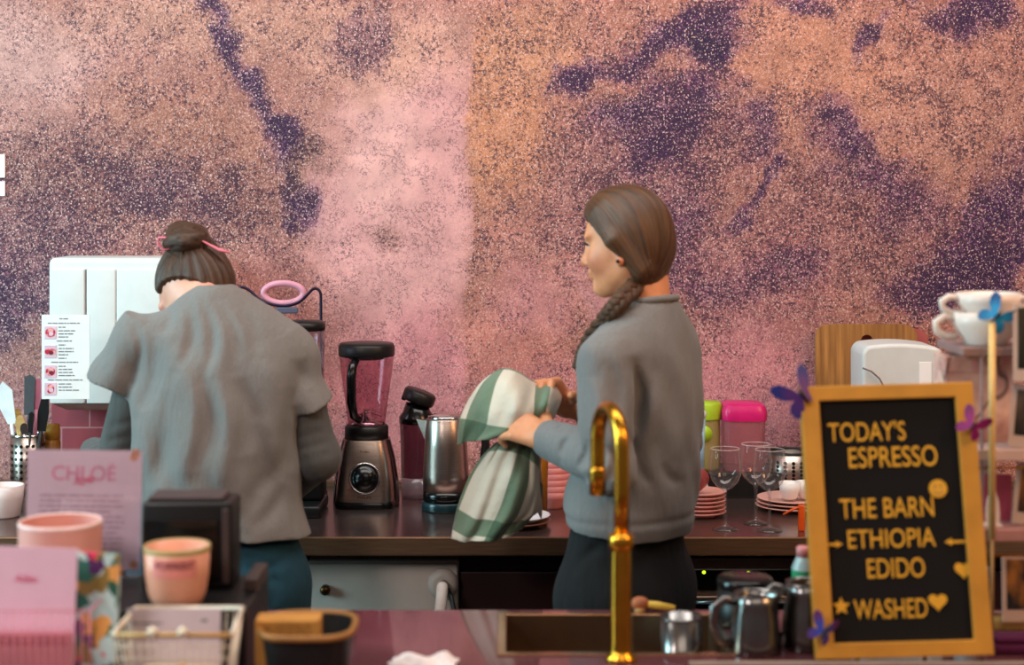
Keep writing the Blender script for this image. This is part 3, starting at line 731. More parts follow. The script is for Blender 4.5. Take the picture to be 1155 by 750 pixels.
# ------------------------------------------------------------------ woman with the braid
def woman_braid():
    C = np.array((.268, 3.60, 0)); f = norm((-.80, .60, 0)); l = np.array((-f[1], f[0], 0.)); u = np.array((0, 0, 1.))
    B, bax = frame(C, f, l, u)
    root = thing('person', 'woman with a long brown braid in a grey sweatshirt drying with a checked towel', 'person', tuple(C))
    hf = norm((-.93, .36, .0)); hf = norm(hf + np.array((0, 0, -.04))); hl = norm(np.cross(u, hf)); hu = np.cross(hf, hl)
    H, hax = frame((.250, 3.60, 1.612), hf, hl, hu)
    shL = B(-.020, .150, 1.352); shR = B(.01, -.150, 1.345)
    elL = np.array(at(690, 524, 3.425)); wrL = np.array(at(623, 497, 3.60))
    elR = B(.05, -.23, 1.14); wrR = np.array(at(637, 458, 3.80))
    # body
    s = SDF((-.06, 3.26, -.01), (.56, 4.0, 1.74), .0038)
    head(s, H, hax)
    s.cap(H(-.030, 0, -.075), B(-.025, 0, 1.43), .050, .053, .02)
    s.loft([(B(-.02, 0, 1.43), .085, .050, l), (B(-.01, 0, 1.37), .125, .078, l), (B(.0, -.01, 1.25), .125, .090, l), (B(.01, 0, 1.08), .105, .078, l), (B(.022, 0, .95), .115, .08, l), (B(.032, 0, .84), .13, .085, l)], .03)
    for S, E, W in ((shL, elL, wrL), (shR, elR, wrR)):
        s.chain([S - u * .02, E, W], [.038, .030, .023], .02)
    hand(s, wrL, np.array(at(585, 480, 3.63)) - wrL, np.array((.1, .8, -.6)), None, (.45, .75), 1)
    hand(s, wrR, np.array(at(612, 426, 3.74)) - wrR, np.array((-.5, -.8, .1)), None, (.75, .8), -1)
    for q in (-1, 1):
        s.chain([B(.032, .080 * q, .86), B(.03, .088 * q, .48), B(-.015, .09 * q, .09)], [.080, .055, .038], .02)
        s.cap(B(-.03, .09 * q, .05), B(.11, .10 * q, .035), .035, .03, .01)
    lip = H(.094, 0, -.086); ck = H(.06, .05, -.062); nose = H(.108, 0, -.06); ear = H(0, .078, -.04)
    finish(s, 'body', m_skin, root, lambda P: np.clip(.75 * gauss(P, lip, .016) + .4 * gauss(P, ck, .03) + .3 * gauss(P, nose, .014) + .4 * gauss(P, ear, .022), 0, 1))
    eyes(root, H, hax, (1, -1))
    # hair
    s = SDF(H(-.02, 0, 0) - .2, H(-.02, 0, 0) + .2, .0034)
    s.ell(H(-.004, 0, .0), (.095, .080, .103), hax, 0)
    n = hf * .62 - hu * .78; s.ell(H(.036, 0, .048), (.058, .058, .046), hax, .03); s.half(H(.088, 0, .036), norm(hf * .577 - hu * .817))
    s.cap(H(.05, .052, .045), H(.012, .080, -.012), .014, .012, .02); s.cap(H(.05, -.052, .045), H(.012, -.080, -.012), .014, .012, .02)
    s.ell(H(-.044, .0, -.045), (.047, .057, .060), hax, .03); s.ell(H(-.036, .014, -.092), (.036, .042, .034), hax, .025)
    s.cap(H(.01, .078, -.012), H(-.04, .055, -.075), .014, .022, .018)
    A0 = H(.085, .0, .07); B0 = H(-.055, .045, -.11)
    fn = lambda P: strand(P, A0, B0, -hl)
    def ridg(X, Y, Z):
        sh = np.broadcast(X, Y, Z).shape
        P = np.stack([np.broadcast_to(q, sh).ravel() for q in (X, Y, Z)], 1); q = fn(P)
        return (.0009 * np.sin(q[:, 0] * 17 + 2 * np.sin(q[:, 0] * 3)) + .0006 * np.sin(q[:, 0] * 41)).reshape(sh)
    s.disp(ridg)
    finish(s, 'hair', m_hair, root, None, fn)
    # braid
    key = [H(-.030, .016, -.078), H(-.026, .048, -.108), np.array(at(705, 334, 3.505)), np.array(at(693, 347, 3.50)), np.array(at(683, 358, 3.52)), np.array(at(667, 378, 3.575)), np.array(at(657, 396, 3.60)), np.array(at(653, 408, 3.60)), np.array(at(650, 415, 3.60))]
    pts = []
    for i in range(len(key) - 1):
        p0 = key[max(i - 1, 0)]; p1 = key[i]; p2 = key[i + 1]; p3 = key[min(i + 2, len(key) - 1)]
        for k in range(8):
            x = k / 8.; pts.append(.5 * (2 * p1 + (p2 - p0) * x + (2 * p0 - 5 * p1 + 4 * p2 - p3) * x * x + (3 * p1 - p0 - 3 * p2 + p3) * x ** 3))
    pts.append(key[-1]); n_ = len(pts); mm = M(); att = []
    for st in range(3):
        pp = []; rr = []
        for i in range(n_):
            x = i / (n_ - 1.); d = norm(pts[min(i + 1, n_ - 1)] - pts[max(i - 1, 0)]); sd = norm(np.cross(d, np.array((0, -1., .1)))); up = np.cross(sd, d)
            ph = i * .62 + st * 2 * PI / 3; w = .0118 * (1 - .55 * x ** 2)
            pp.append(pts[i] + sd * w * math.sin(ph) + up * w * .6 * math.sin(2 * ph)); rr.append(.0112 * (1 - .55 * x ** 1.5))
        b = len(mm.v); mm.tube(pp, rr, 12)
        for i in range(n_):
            for k in range(12): att.append((k / 12. * 3 + st * 5, i * .12, 0))
    o = build('braid', mm, m_hair, root, True)
    attr(o.data, 'strand', np.array(att))
    # earring
    mm = M(); mm.ball(H(0, .0865, -.056), .0042, seg=12); build('earring', mm, m_black, root, True)
    # sweatshirt
    s = SDF((-.03, 3.24, .90), (.58, 4.02, 1.52), .0040)
    s.loft([(B(-.03, 0, 1.474), .064, .062, l), (B(-.027, 0, 1.448), .096, .074, l), (B(-.022, -.004, 1.415), .126, .088, l), (B(-.014, -.008, 1.37), .152, .104, l), (B(-.006, -.012, 1.26), .156, .120, l), (B(.006, -.006, 1.12), .156, .128, l), (B(.018, 0, 1.02), .168, .130, l), (B(.020, 0, .985), .162, .122, l)], .03, (False, True))
    s.ell(shL + u * .004, (.060, .060, .058), None, .05)
    s.chain([shL + u * -.02, elL, wrL - (wrL - elL) * -.04], [.064, .061, .041], .006)
    s.chain([shR, elR, wrR - (wrR - elR) * .28], [.068, .058, .045], .02)
    s.ell(elL + np.array((0, 0, -.008)), (.056, .056, .052), None, .012)
    # neckline opening
    s.cap(B(-.028, 0, 1.466), B(-.03, 0, 1.52), .054, .056, .004, 'd')
    # folds
    def sp(px, py, Y=3.5): return np.array(at(px, py, Y))
    d = norm(wrL - elL)
    for k_, x in enumerate((.14, .30, .45, .60, .74, .86)):
        c = elL + (wrL - elL) * x; sd = norm(np.cross(d, (0, -1, 0)))
        s.fold(c + sd * .05 + np.array((0, -.035, 0)) + d * .02, c - sd * .045 + np.array((0, -.035, 0)) - d * .02, .011, .0085)
    for a, b, w_, dp in (((706, 395), (712, 500), .016, .010), ((722, 400), (720, 520), .02, -.007), ((738, 420), (730, 545), .016, .008), ((752, 380), (764, 530), .022, -.006), ((770, 400), (776, 540), .016, .006),
                         ((692, 478), (714, 520), .013, .010), ((680, 500), (705, 540), .012, .008), ((715, 500), (735, 550), .014, .008), ((664, 492), (650, 530), .009, .009), ((678, 494), (668, 540), .009, .010), ((694, 500), (684, 546), .010, .009), ((645, 490), (634, 518), .008, .008), ((664, 420), (670, 490), .016, -.006), ((684, 400), (690, 480), .014, .006), ((745, 520), (770, 548), .012, .006), ((640, 540), (690, 552), .01, .005)):
        s.foldp(a, b, 3.48, w_, dp * 1.2, 3.60)
    s.disp(lambda X, Y, Z: .0026 * np.sin(61 * X + 47 * Y + 12 * Z + 2.5 * np.sin(11 * Z)) * (.5 + .5 * np.sin(17 * Z + 19 * X)) + .0015 * np.sin(34 * X + 43 * Z + 21 * Y) + .003 * np.exp(-((Z - 1.015) / .008) ** 2))
    finish(s, 'sweatshirt', m_sweat, root)
    # ribbed collar
    mm = M(); ring = [B(-.029 + .059 * math.cos(a), .060 * math.sin(a), 1.470 - .008 * math.cos(a)) for a in np.linspace(0, 2 * PI, 40, endpoint=False)]
    mm.tube(ring, .0075, 10, closed=True, flat=1.); build('collar', mm, m_sweat, root, True)
    # turned-up cuff of the far sleeve
    # trousers
    s = SDF((-.02, 3.3, .0), (.56, 3.92, 1.08), .0055)
    s.loft([(B(.018, 0, 1.05), .145, .102, l), (B(.026, 0, .98), .152, .106, l), (B(.030, 0, .86), .172, .120, l), (B(.032, 0, .76), .172, .118, l)], .02, (True, False))
    for q in (-1, 1):
        s.chain([B(.035, .080 * q, .84), B(.03, .088 * q, .48), B(-.015, .09 * q, .08)], [.104, .074, .062], .03)
        s.ell(B(-.005, .072 * q, .84), (.080, .082, .10), bax, .03)
    s.half((0, 0, .05), (0, 0, -1))
    for a, b in (((640, 600), (690, 575)), ((650, 640), (700, 610)), ((720, 640), (760, 600)), ((700, 660), (705, 690))): s.foldp(a, b, 3.48, .012, .008, 3.6)
    tr = finish(s, 'trousers', m_trous, root)
    for q in (-1, 1):
        s = SDF(B(.03, .095 * q, .05) - .2, B(.03, .095 * q, .05) + .2, .006)
        s.cap(B(-.04, .09 * q, .055), B(.12, .10 * q, .045), .048, .042, .02); s.cap(B(-.03, .09 * q, .06), B(-.02, .09 * q, .12), .045, .05, .02)
        s.half((0, 0, .0), (0, 0, -1)); finish(s, 'shoe', m_shoe, root)
    return root
woman_braid()

# ------------------------------------------------------------------ woman with the bun, seen from behind
def woman_bun():
    C = np.array((-.640, 3.68, 0)); f = norm((-.06, 1, 0)); l = np.array((-f[1], f[0], 0.)); u = np.array((0, 0, 1.))
    B, bax = frame(C, f, l, u)
    root = thing('person', 'woman with a hair bun seen from behind bending over the worktop in a grey tee', 'person', tuple(C))
    hf = norm((-.12, .80, -.60)); hl0 = norm(np.cross(u, hf)); hu = np.cross(hf, hl0)
    a = .10; hl = hl0 * math.cos(a) - hu * math.sin(a); hu = hu * math.cos(a) + hl0 * math.sin(a)
    H, hax = frame((-.722, 3.835, 1.492), hf, hl, hu)
    shL = B(.02, .160, 1.372); shR = B(.02, -.152, 1.330)
    elL = np.array(at(128, 530, 3.70)); wrL = np.array(at(104, 507, 3.92))
    elR = np.array(at(359, 516, 3.69)); wrR = np.array(at(318, 556, 3.90))
    s = SDF((-1.10, 3.36, -.01), (-.33, 4.08, 1.66), .0042)
    head(s, H, hax, 1.04)
    s.ell(H(-.028, -.003, -.028), (.066, .076, .072), hax, .02)
    s.cap(H(-.035, 0, -.07), B(.0, 0, 1.42), .052, .058, .02)
    s.loft([(B(.03, .01, 1.44), .075, .045, l), (B(.02, 0, 1.37), .14, .075, l), (B(.0, 0, 1.25), .145, .095, l), (B(.0, 0, 1.08), .135, .092, l), (B(0, 0, .95), .160, .10, l), (B(-.01, 0, .84), .170, .105, l)], .03)
    for S, E, W in ((shL, elL, wrL), (shR, elR, wrR)):
        s.chain([S - u * .02, E, W], [.038, .030, .023], .02)
    hand(s, wrL, np.array((-.03, .9, -.35)), np.array((.5, .2, -.8)), None, (.3, .5), -1)
    hand(s, wrR, np.array((-.35, .85, -.3)), np.array((-.3, -.2, -.9)), None, (.3, .5), 1)
    for q in (-1, 1):
        s.chain([B(0, .09 * q, .86), B(.01, .10 * q, .48), B(-.02, .10 * q, .09)], [.088, .058, .04], .02)
        s.cap(B(-.03, .10 * q, .05), B(.11, .11 * q, .035), .035, .03, .01)
    lip = H(.092, 0, -.080); ear = H(0, .08, -.04); ear2 = H(0, -.08, -.04)
    finish(s, 'body', m_skin2, root, lambda P: np.clip(.75 * gauss(P, lip, .016) + .5 * gauss(P, ear, .026) + .5 * gauss(P, ear2, .026), 0, 1))
    eyes(root, H, hax, (1, -1))
    # hair
    s = SDF(H(0, 0, 0) - .2, H(0, 0, 0) + .2, .0034)
    s.ell(H(-.007, 0, .0), (.098, .087, .103), hax, 0)
    s.half(H(.064, 0, .030), hf * .62 - hu * .78)
    s.ell(H(-.030, -.004, -.028), (.072, .083, .074), hax, .02)
    s.half(H(-.07, .0, -.062), -hf * .20 - hu * .90 + hl * .42)
    for q in (-1, 1): s.ell(H(.004, .092 * q, -.045), (.026, .022, .034), hax, .006, 'd')
    bun = np.array(at(211, 271, 3.80)); bd = norm(bun - H(-.02, 0, .02))
    s.cap(H(-.04, 0, .06), bun - bd * .012, .045, .024, .03)
    fn = lambda P: strand(P, bun + bd * .02, H(.03, 0, -.15), hf)
    def ridg(X, Y, Z):
        sh = np.broadcast(X, Y, Z).shape
        P = np.stack([np.broadcast_to(q, sh).ravel() for q in (X, Y, Z)], 1); q = fn(P)
        return (.0018 * np.sin(q[:, 0] * 19 + 2 * np.sin(q[:, 0] * 3)) + .001 * np.sin(q[:, 0] * 47 + 1)).reshape(sh)
    s.disp(ridg)
    finish(s, 'hair', m_hair2, root, None, fn)
    s = SDF(bun - .1, bun + .1, .0028)
    e1 = norm(np.cross(bd, (0, 1, 0))); e2 = np.cross(bd, e1)
    s.ell(bun + bd * .006, (.050, .048, .032), (e1, e2, bd), 0)
    for k in range(5):
        a0 = k * 1.25; ring = [bun + bd * (.004 + .016 * math.sin(a0 * 1.7 + t_ * .9)) + (e1 * math.cos(t_ + a0) + e2 * math.sin(t_ + a0)) * (.036 + .006 * math.sin(3 * t_ + k)) for t_ in np.linspace(0, 2.6, 10)]
        s.chain(ring, [.008 + .006 * math.sin(PI * i / 9.) for i in range(10)], .004)
    fb = lambda P: np.stack([((P - bun) @ bd) * 40 + np.linalg.norm((P - bun) - np.outer((P - bun) @ bd, bd), axis=1) * 40, np.arctan2((P - bun) @ e2, (P - bun) @ e1), np.zeros(len(P))], 1)
    finish(s, 'hair_bun', m_hair2, root, None, fb)
    # pink ribbon round the bun
    m_rib = mat('pink_ribbon', (226, 122, 140), .6); mm = M()
    rb = bun - bd * .012
    mm.tube([rb + (e1 * math.cos(a_) + e2 * math.sin(a_)) * .029 for a_ in np.linspace(0, 2 * PI, 24, endpoint=False)], .006, 8, closed=True)
    def q(px, py, Y=3.775): return np.array(at(px, py, Y))
    mm.tube([q(196, 276), q(186, 268), q(179, 268), q(178, 275), q(184, 282), q(196, 280)], [.004, .006, .006, .006, .006, .004], 8, flat=.5)
    mm.tube([q(222, 268), q(236, 276), q(248, 282), q(259, 285)], [.004, .007, .010, .006], 8, flat=.4)
    build('ribbon', mm, m_rib, root, True)
    # long sleeves of the shirt worn underneath
    for nm, S, E, W, sc in (('left', shL, elL, wrL, 1.), ('right', shR, elR, wrR, 1.)):
        lo = np.minimum(np.minimum(S, E), W) - .12; hi = np.maximum(np.maximum(S, E), W) + .12
        s = SDF(lo, hi, .0042)
        m_ = S + (E - S) * .3
        s.chain([m_, E, W - (W - E) * (.12 if nm == 'left' else .05)], [.045, .044, .034] if nm == 'left' else [.050, .047, .038], .02)
        d = norm(W - E)
        for x in (.1, .28, .45, .62, .8):
            c = E + (W - E) * x; sd = norm(np.cross(d, (0, -1, 0))); s.fold(c + sd * .045 - np.array((0, .03, 0)), c - sd * .045 - np.array((0, .03, 0)) + d * .03, .010, .004)
        d = norm(E - m_)
        for x in (.45, .62, .8, .95):
            c = m_ + (E - m_) * x; s.fold(c + np.array((.05, -.04, .012)), c + np.array((-.05, -.04, -.012)), .009, .004)
        finish(s, 'undershirt_sleeve', m_under, root)
    # tee
    s = SDF((-1.06, 3.34, .86), (-.32, 4.02, 1.54), .0042)
    s.loft([(B(.035, .012, 1.496), .040, .045, l), (B(.030, .012, 1.480), .066, .060, l), (B(.024, .010, 1.458), .098, .070, l), (B(.015, .006, 1.42), .150, .086, l), (B(.010, .0, 1.38), .180, .102, l), (B(.0, -.004, 1.29), .190, .126, l), (B(-.01, .0, 1.15), .190, .136, l), (B(-.012, .0, 1.03), .182, .136, l), (B(-.012, -.012, .945), .190, .138, l)], .03, (False, True))
    # loose short sleeves
    tL = np.array(at(126, 434, 3.70)); tR = np.array(at(348, 462, 3.71))
    s.ell(shL, (.072, .078, .062), None, .04); s.ell(shR, (.068, .078, .066), None, .04)
    sL0 = np.array(at(161, 360, 3.70)); sR0 = np.array(at(309, 388, 3.70))
    s.loft([(sL0, .060, .040, f), (sL0 * .5 + tL * .5, .076, .052, f), (tL, .084, .056, f)], .02)
    s.loft([(sR0, .070, .056, f), (sR0 * .5 + tR * .5, .076, .060, f), (tR, .082, .062, f)], .02)
    s.cap(H(-.045, 0, -.09) + np.array((.0, -.01, 0)), H(-.045, 0, -.09) + np.array((-.02, .1, .06)), .052, .06, .01, 'd')
    def sp(px, py, Y): return np.array(at(px, py, Y))
    FO = (((212, 335), (200, 420), .012, .008), ((228, 338), (230, 430), .011, .009), ((246, 340), (262, 420), .012, .008), ((262, 340), (290, 400), .012, .006), ((196, 340), (176, 380), .012, .007),
          ((172, 370), (156, 470), .016, .010), ((180, 430), (164, 560), .022, .012), ((222, 400), (214, 540), .024, .012), ((206, 400), (196, 560), .020, -.010), ((262, 420), (276, 520), .024, .012), ((242, 420), (244, 560), .022, -.010),
          ((300, 400), (312, 500), .02, -.008), ((318, 430), (328, 540), .016, .008), ((290, 470), (268, 600), .02, .010), ((330, 470), (286, 560), .018, .008), ((320, 540), (280, 600), .016, .008), ((250, 560), (262, 600), .016, .006),
          ((345, 400), (352, 440), .012, .007), ((330, 400), (330, 460), .012, .008), ((150, 360), (150, 430), .010, .007))
    for a, b, w_, dp in FO: s.foldp(a, b, 3.56, w_ * 1.1, dp * 1.15, 3.70)
    s.disp(lambda X, Y, Z: .0034 * np.sin(64 * X + 9 * Z + 2.5 * np.sin(9 * Z + 5 * X)) * (.6 + .5 * np.sin(15 * Z + 21 * X)) * np.clip((1.47 - Z) / .1, 0, 1) + .0016 * np.sin(34 * X + 39 * Z + 11 * Y))
    finish(s, 'tee', m_tee, root)
    ring = [H(-.047, 0, -.088) + np.array((math.cos(a_) * .064, math.sin(a_) * .05 + .03, .012 + .02 * math.sin(a_))) for a_ in np.linspace(0, 2 * PI, 40, endpoint=False)]
    # trousers
    s = SDF((-.92, 3.42, .0), (-.36, 3.96, 1.06), .0055)
    s.loft([(B(.0, 0, 1.04), .160, .112, l), (B(-.004, 0, .96), .168, .118, l), (B(-.02, 0, .86), .190, .130, l), (B(-.02, 0, .76), .188, .128, l)], .02, (True, False))
    for q_ in (-1, 1):
        s.chain([B(-.005, .09 * q_, .84), B(.01, .10 * q_, .48), B(-.02, .10 * q_, .08)], [.110, .076, .064], .03)
        s.ell(B(-.07, .08 * q_, .84), (.085, .09, .10), bax, .03)
    s.half((0, 0, .05), (0, 0, -1))
    for a, b in (((270, 640), (330, 625)), ((275, 665), (320, 655)), ((300, 630), (305, 690))):
        s.foldp(a, b, 3.55, .012, .008, 3.68)
    finish(s, 'trousers', m_teal, root)
    for q_ in (-1, 1):
        s = SDF(B(.03, .10 * q_, .05) - .2, B(.03, .10 * q_, .05) + .2, .006)
        s.cap(B(-.04, .10 * q_, .055), B(.12, .11 * q_, .045), .048, .042, .02); s.cap(B(-.03, .10 * q_, .06), B(-.02, .10 * q_, .12), .045, .05, .02)
        s.half((0, 0, .0), (0, 0, -1)); finish(s, 'shoe', m_shoe, root)
    return root
woman_bun()
# ================================================================== things along the back wall
ZC = .9     # worktop height
# white cabinet on the wall with the menu sheet
a = at(53, 291, 4.42); b = at(222, 457, 4.42)
w_ = b.x - a.x; h_ = a.z - b.z
t = thing('paper_dispenser', 'white panelled dispenser cabinet mounted on the mural wall above the pink tiles', 'dispenser', ((a.x + b.x) / 2, 4.61, b.z))
mm = M(); mm.b2((-w_ / 2, -.18, 0), (w_ / 2, 0, h_), .016, seg=4); build('housing', mm, m_white, t)
m_seam = mat('seam_grey', (146, 134, 132), .6)
def pw(px): return at(px, 0, 4.42).x - (a.x + b.x) / 2
z3 = at(0, 304, 4.42).z - b.z
for x0, x1 in ((56, 95), (97.5, 130), (131.5, 219)):
    mm = M(); mm.b2((pw(x0), -.189, .004), (pw(x1), -.179, z3), .003, seg=3); build('door_panel', mm, m_white, t)
mm = M(); mm.b2((pw(95.0), -.183, .004), (pw(97.5), -.1795, z3)); mm.b2((pw(130), -.183, .004), (pw(131.5), -.1795, z3), 0, 1); build('seam', mm, [m_seam, m_white], t)
mm = M(); mm.add([(-w_ / 2 + .01, -.17, 0), (w_ / 2, -.17, 0), (w_ / 2, 0, 0), (-w_ / 2 + .01, 0, 0), (-w_ / 2 + .03, -.10, -.024), (w_ / 2 - .03, -.10, -.024), (w_ / 2 - .03, 0, -.024), (-w_ / 2 + .03, 0, -.024)],
        [(0, 1, 5, 4), (1, 2, 6, 5), (2, 3, 7, 6), (3, 0, 4, 7), (4, 5, 6, 7), (0, 3, 2, 1)]); build('base_tray', mm, mat('beige_grey', (176, 160, 150), .6), t)
a = at(47, 355, 4.225); b = at(101, 450, 4.225)
t = thing('menu_sheet', 'white menu sheet with four red cake pictures hung on the dispenser', 'sheet', ((a.x + b.x) / 2, 4.226, (a.z + b.z) / 2))
W, Hh = b.x - a.x, a.z - b.z
mm = M(); mm.b2((-W / 2, -.001, -Hh / 2), (W / 2, .002, Hh / 2)); build('sheet', mm, m_paper, t)
m_red = NT('red_cake_print'); co = m_red.coord(); m_red.l(m_red.mix(m_red.mapr(m_red.noise(co, 90, 2), .42, .58), lin((196, 24, 52)), lin((244, 170, 170))), m_red.b.inputs['Base Color']); m_red = m_red.m
def sx(px): return -W / 2 + (px - 47) / 54. * W
def sz(py): return Hh / 2 - (py - 355) / 95. * Hh
m_pk = mat('pale_pink_print', (226, 190, 206), .7); m_dkr = mat('dark_red_print', (120, 26, 44), .7)
for k, py in enumerate((375, 396.5, 419, 438.5)):
    mm = M(); mm.b2((sx(50.5), -.0022, sz(py + 7)), (sx(63.5), -.001, sz(py - 7)), 0, 0)
    cx, cz = sx(57), sz(py)
    mm.add([V(cx + .0125 * math.cos(q) * (1, 1.15, .95, .75)[k], -.0026, cz + .012 * math.sin(q) * (1, .7, .9, 1.)[k]) for q in np.linspace(0, 2 * PI, 20, endpoint=False)], [tuple(range(20))], 1)
    mm.add([V(cx + .002 + .006 * math.cos(q), -.0030, cz - .003 + .005 * math.sin(q)) for q in np.linspace(0, 2 * PI, 14, endpoint=False)], [tuple(range(14))], (0, 2, 2, 0)[k])
    build('picture', mm, [m_pk, m_red, m_dkr], t)
mm = M(); rr = random.Random(3)
def dash(mm, x0, x1, z, th, y, rr, gap=.25):
    x = x0
    while x < x1:
        L = rr.uniform(.003, .012) * (th / .0016); e = min(x + L, x1)
        mm.b2((x, y, z - th / 2), (e, y + .0004, z + th / 2)); x = e + .0014 * (th / .0016)
for py, l0, l1 in ((359.5, 67, 77), (364.5, 54, 90), (369, 66, 74), (373, 66, 85), (376.5, 66, 83), (380, 66, 77), (384.5, 64, 81), (389, 66, 74), (393, 66, 83), (396.5, 66, 83), (400, 66, 77), (404, 66, 75), (408.5, 58, 88), (413, 66, 74), (416.5, 66, 81), (420, 66, 82), (423.5, 66, 84), (428.5, 54, 93), (433, 66, 81), (436.5, 66, 81), (440, 66, 89)):
    dash(mm, sx(l0), sx(l1), sz(py), .0024, -.0016, rr)
build('printed_lines', mm, m_ink, t)

# perforated steel utensil holders
def perforated(name, label, x, y, r, h, cat, dark=False, group=None):
    t = thing(name, label, cat, (x, y, ZC), 0, group)
    n, rows = 48, 18; vs = []; fs = []; mi = []
    mm = M()
    mm.lathe([(r, 0), (r, h), (r - .002, h), (r - .002, .003), (0, .003)], n=40); build('cup', mm, m_steel, t)
    mm = M(); mm.lathe([(r + .001, h - .004), (r + .0015, h), (r - .003, h + .001), (r - .003, h - .004)], n=40, cap=(False, False)); build('rim', mm, m_black if dark else m_steel2, t)
    mm = M()
    for i in range(18):
        for j in range(7):
            a_ = 2 * PI * (i + .25) / 18; z = .03 + j * (h - .05) / 6.5
            X = Matrix.Rotation(a_ + PI / 2, 4, 'Z') @ Matrix.Translation((0, -r - .0006, z))
            mm.add([V(.0046 * math.cos(q), 0, .0046 * math.sin(q)) for q in np.linspace(0, 2 * PI, 10, endpoint=False)], [tuple(range(10))], 0, False, X)
    build('hole', mm, m_blackg, t); return t
def utensil(name, label, cat, p0, p1, head, m, r=.005, mh=None, yaw=0):
    """a handle from p0 up to p1 with a head outline (list of x,z) at the top"""
    p0, p1 = Vector(p0), Vector(p1); d = (p1 - p0); L = d.length; d.normalize()
    t = thing(name, label, cat, tuple(p0))
    mm = M(); mm.tube([(0, 0, 0), tuple(p1 - p0)], r, 10); build('handle', mm, m, t)
    sd = d.cross(V(0, 1, 0)).normalized() * -1; X = Matrix(((sd.x, 0, d.x, (p1 - p0).x), (sd.y, 1, d.y, (p1 - p0).y), (sd.z, 0, d.z, (p1 - p0).z), (0, 0, 0, 1))) @ Matrix.Rotation(yaw, 4, 'Z')
    mm = M(); mm.poly(head, .004, 0, X); build('head', mm, mh or m, t)
    return t
def oval(w, h, n=20, z0=0): return [(w * math.sin(q), z0 + h - h * math.cos(q)) for q in np.linspace(0, 2 * PI, n, endpoint=False)]
q = at(31, 0, 4.47); hx, hy = q.x, 4.47
hh = at(0, 489, 4.47).z - ZC
perforated('utensil_holder', 'perforated steel utensil holder at the left full of kitchen tools', hx, hy, .044, hh, 'utensil holder')
m_dgrey = mat('dark_grey_rubber', (72, 76, 80), .5); m_wood2 = mat('pale_wood', (196, 156, 98), .55, var=.2, scale=12, stretch=(1, 1, 6))
b0 = ZC + .006
p1 = at(33, 468, 4.45); utensil('spatula', 'dark grey flat spatula leaning right in the left utensil holder', 'spatula', (hx + .0, hy - .005, b0), p1, [(-.014, 0), (-.016, .10), (-.002, .108), (.013, .10), (.011, 0)], m_dgrey, .005)
p1 = at(41, 462, 4.46); utensil('ladle_spoon', 'pink plastic spoon behind the black turner in the left holder', 'spoon', (hx + .012, hy + .01, b0), p1, [(-.01, 0), (-.02, .05), (-.012, .08), (.008, .085), (.018, .05), (.010, 0)], mat('pink_plastic', (226, 140, 166), .4), .005)
p1 = at(46, 486, 4.44); utensil('turner', 'black slim turner standing at the right of the left holder', 'turner', (hx + .02, hy - .016, b0), p1, [(-.010, 0), (-.014, .05), (-.006, .112), (.006, .118), (.015, .05), (.012, 0)], m_black, .006)
p1 = at(34, 488, 4.43); utensil('tongs', 'black short tool handle standing in the left utensil holder', 'tool', (hx + .004, hy - .028, b0), p1, [(-.006, 0), (-.007, .05), (0, .056), (.007, .05), (.006, 0)], m_black, .004)
p1 = at(23, 487, 4.44); utensil('wooden_spoon', 'pale wooden spoon with a round bowl in the left utensil holder', 'spoon', (hx - .01, hy - .014, b0), p1, oval(.013, .022), m_wood2, .0045)
p1 = at(20, 480, 4.47); utensil('wooden_spatula', 'wooden spatula leaning left in the left utensil holder', 'spatula', (hx - .01, hy + .006, b0), p1, [(-.008, 0), (-.014, .03), (-.010, .045), (.006, .045), (.012, .03), (.008, 0)], mat('oak_wood', (214, 170, 96), .5, var=.2, stretch=(1, 1, 6)), .0045)
p1 = at(27, 490, 4.43); utensil('teaspoon', 'small steel teaspoon with shiny bowl in the left utensil holder', 'spoon', (hx + .0, hy - .03, b0), p1, oval(.010, .015), m_steel2, .003)
p1 = at(13, 478, 4.45); utensil('serving_spoon', 'large white serving spoon leaning out of the left utensil holder', 'spoon', (hx - .018, hy - .006, b0), p1, [(-.01, 0), (-.028, .05), (-.03, .09), (-.01, .115), (.012, .09), (.012, 0)], mat('white_enamel', (228, 236, 240), .2), .005)
# mustard jar beside the holder
q = at(59, 0, 4.52)
t = thing('spice_jar', 'mustard yellow spice jar between the utensil holder and the pink tiles', 'jar', (q.x, 4.52, ZC))
mm = M(); mm.lathe([(.0, 0), (.022, 0), (.022, .13), (.018, .14)], n=24); build('body', mm, mat('mustard_glass', (150, 104, 40), .3), t)
mm = M(); mm.lathe([(.02, .14), (.02, .178), (.0, .178)], n=24); build('lid', mm, mat('mustard_lid', (176, 132, 46), .5), t)
# mug at the left end
def mug(name, label, loc, r, h, m, handle_ang=0, group=None, cat='mug', taper=.8):
    t = thing(name, label, cat, loc, 0, group)
    mm = M(); mm.lathe([(0, 0), (r * taper * .9, 0), (r * taper, .004), (r * .96, h * .6), (r, h), (r - .004, h), (r * .93 - .003, h * .6), (r * taper - .004, .008), (0, .006)], n=36); build('cup', mm, m, t)
    ca, sa = math.cos(handle_ang), math.sin(handle_ang)
    pts = [(r * .95, h * .82), (r * 1.25, h * .86), (r * 1.5, h * .68), (r * 1.46, h * .42), (r * 1.2, h * .25), (r * .88, h * .26)]
    mm = M(); mm.tube([V(x * ca, x * sa, z) for x, z in pts], .005 * (r / .045) , 10); build('handle', mm, m, t); return t
q = at(4, 0, 4.16); m_cup = mat('pinkish_white_ceramic', (236, 214, 208), .3, var=.03)
mug('mug', 'pinkish white mug standing at the far left end of the worktop', (q.x, 4.16, ZC), .050, .078, m_cup, PI * .9)
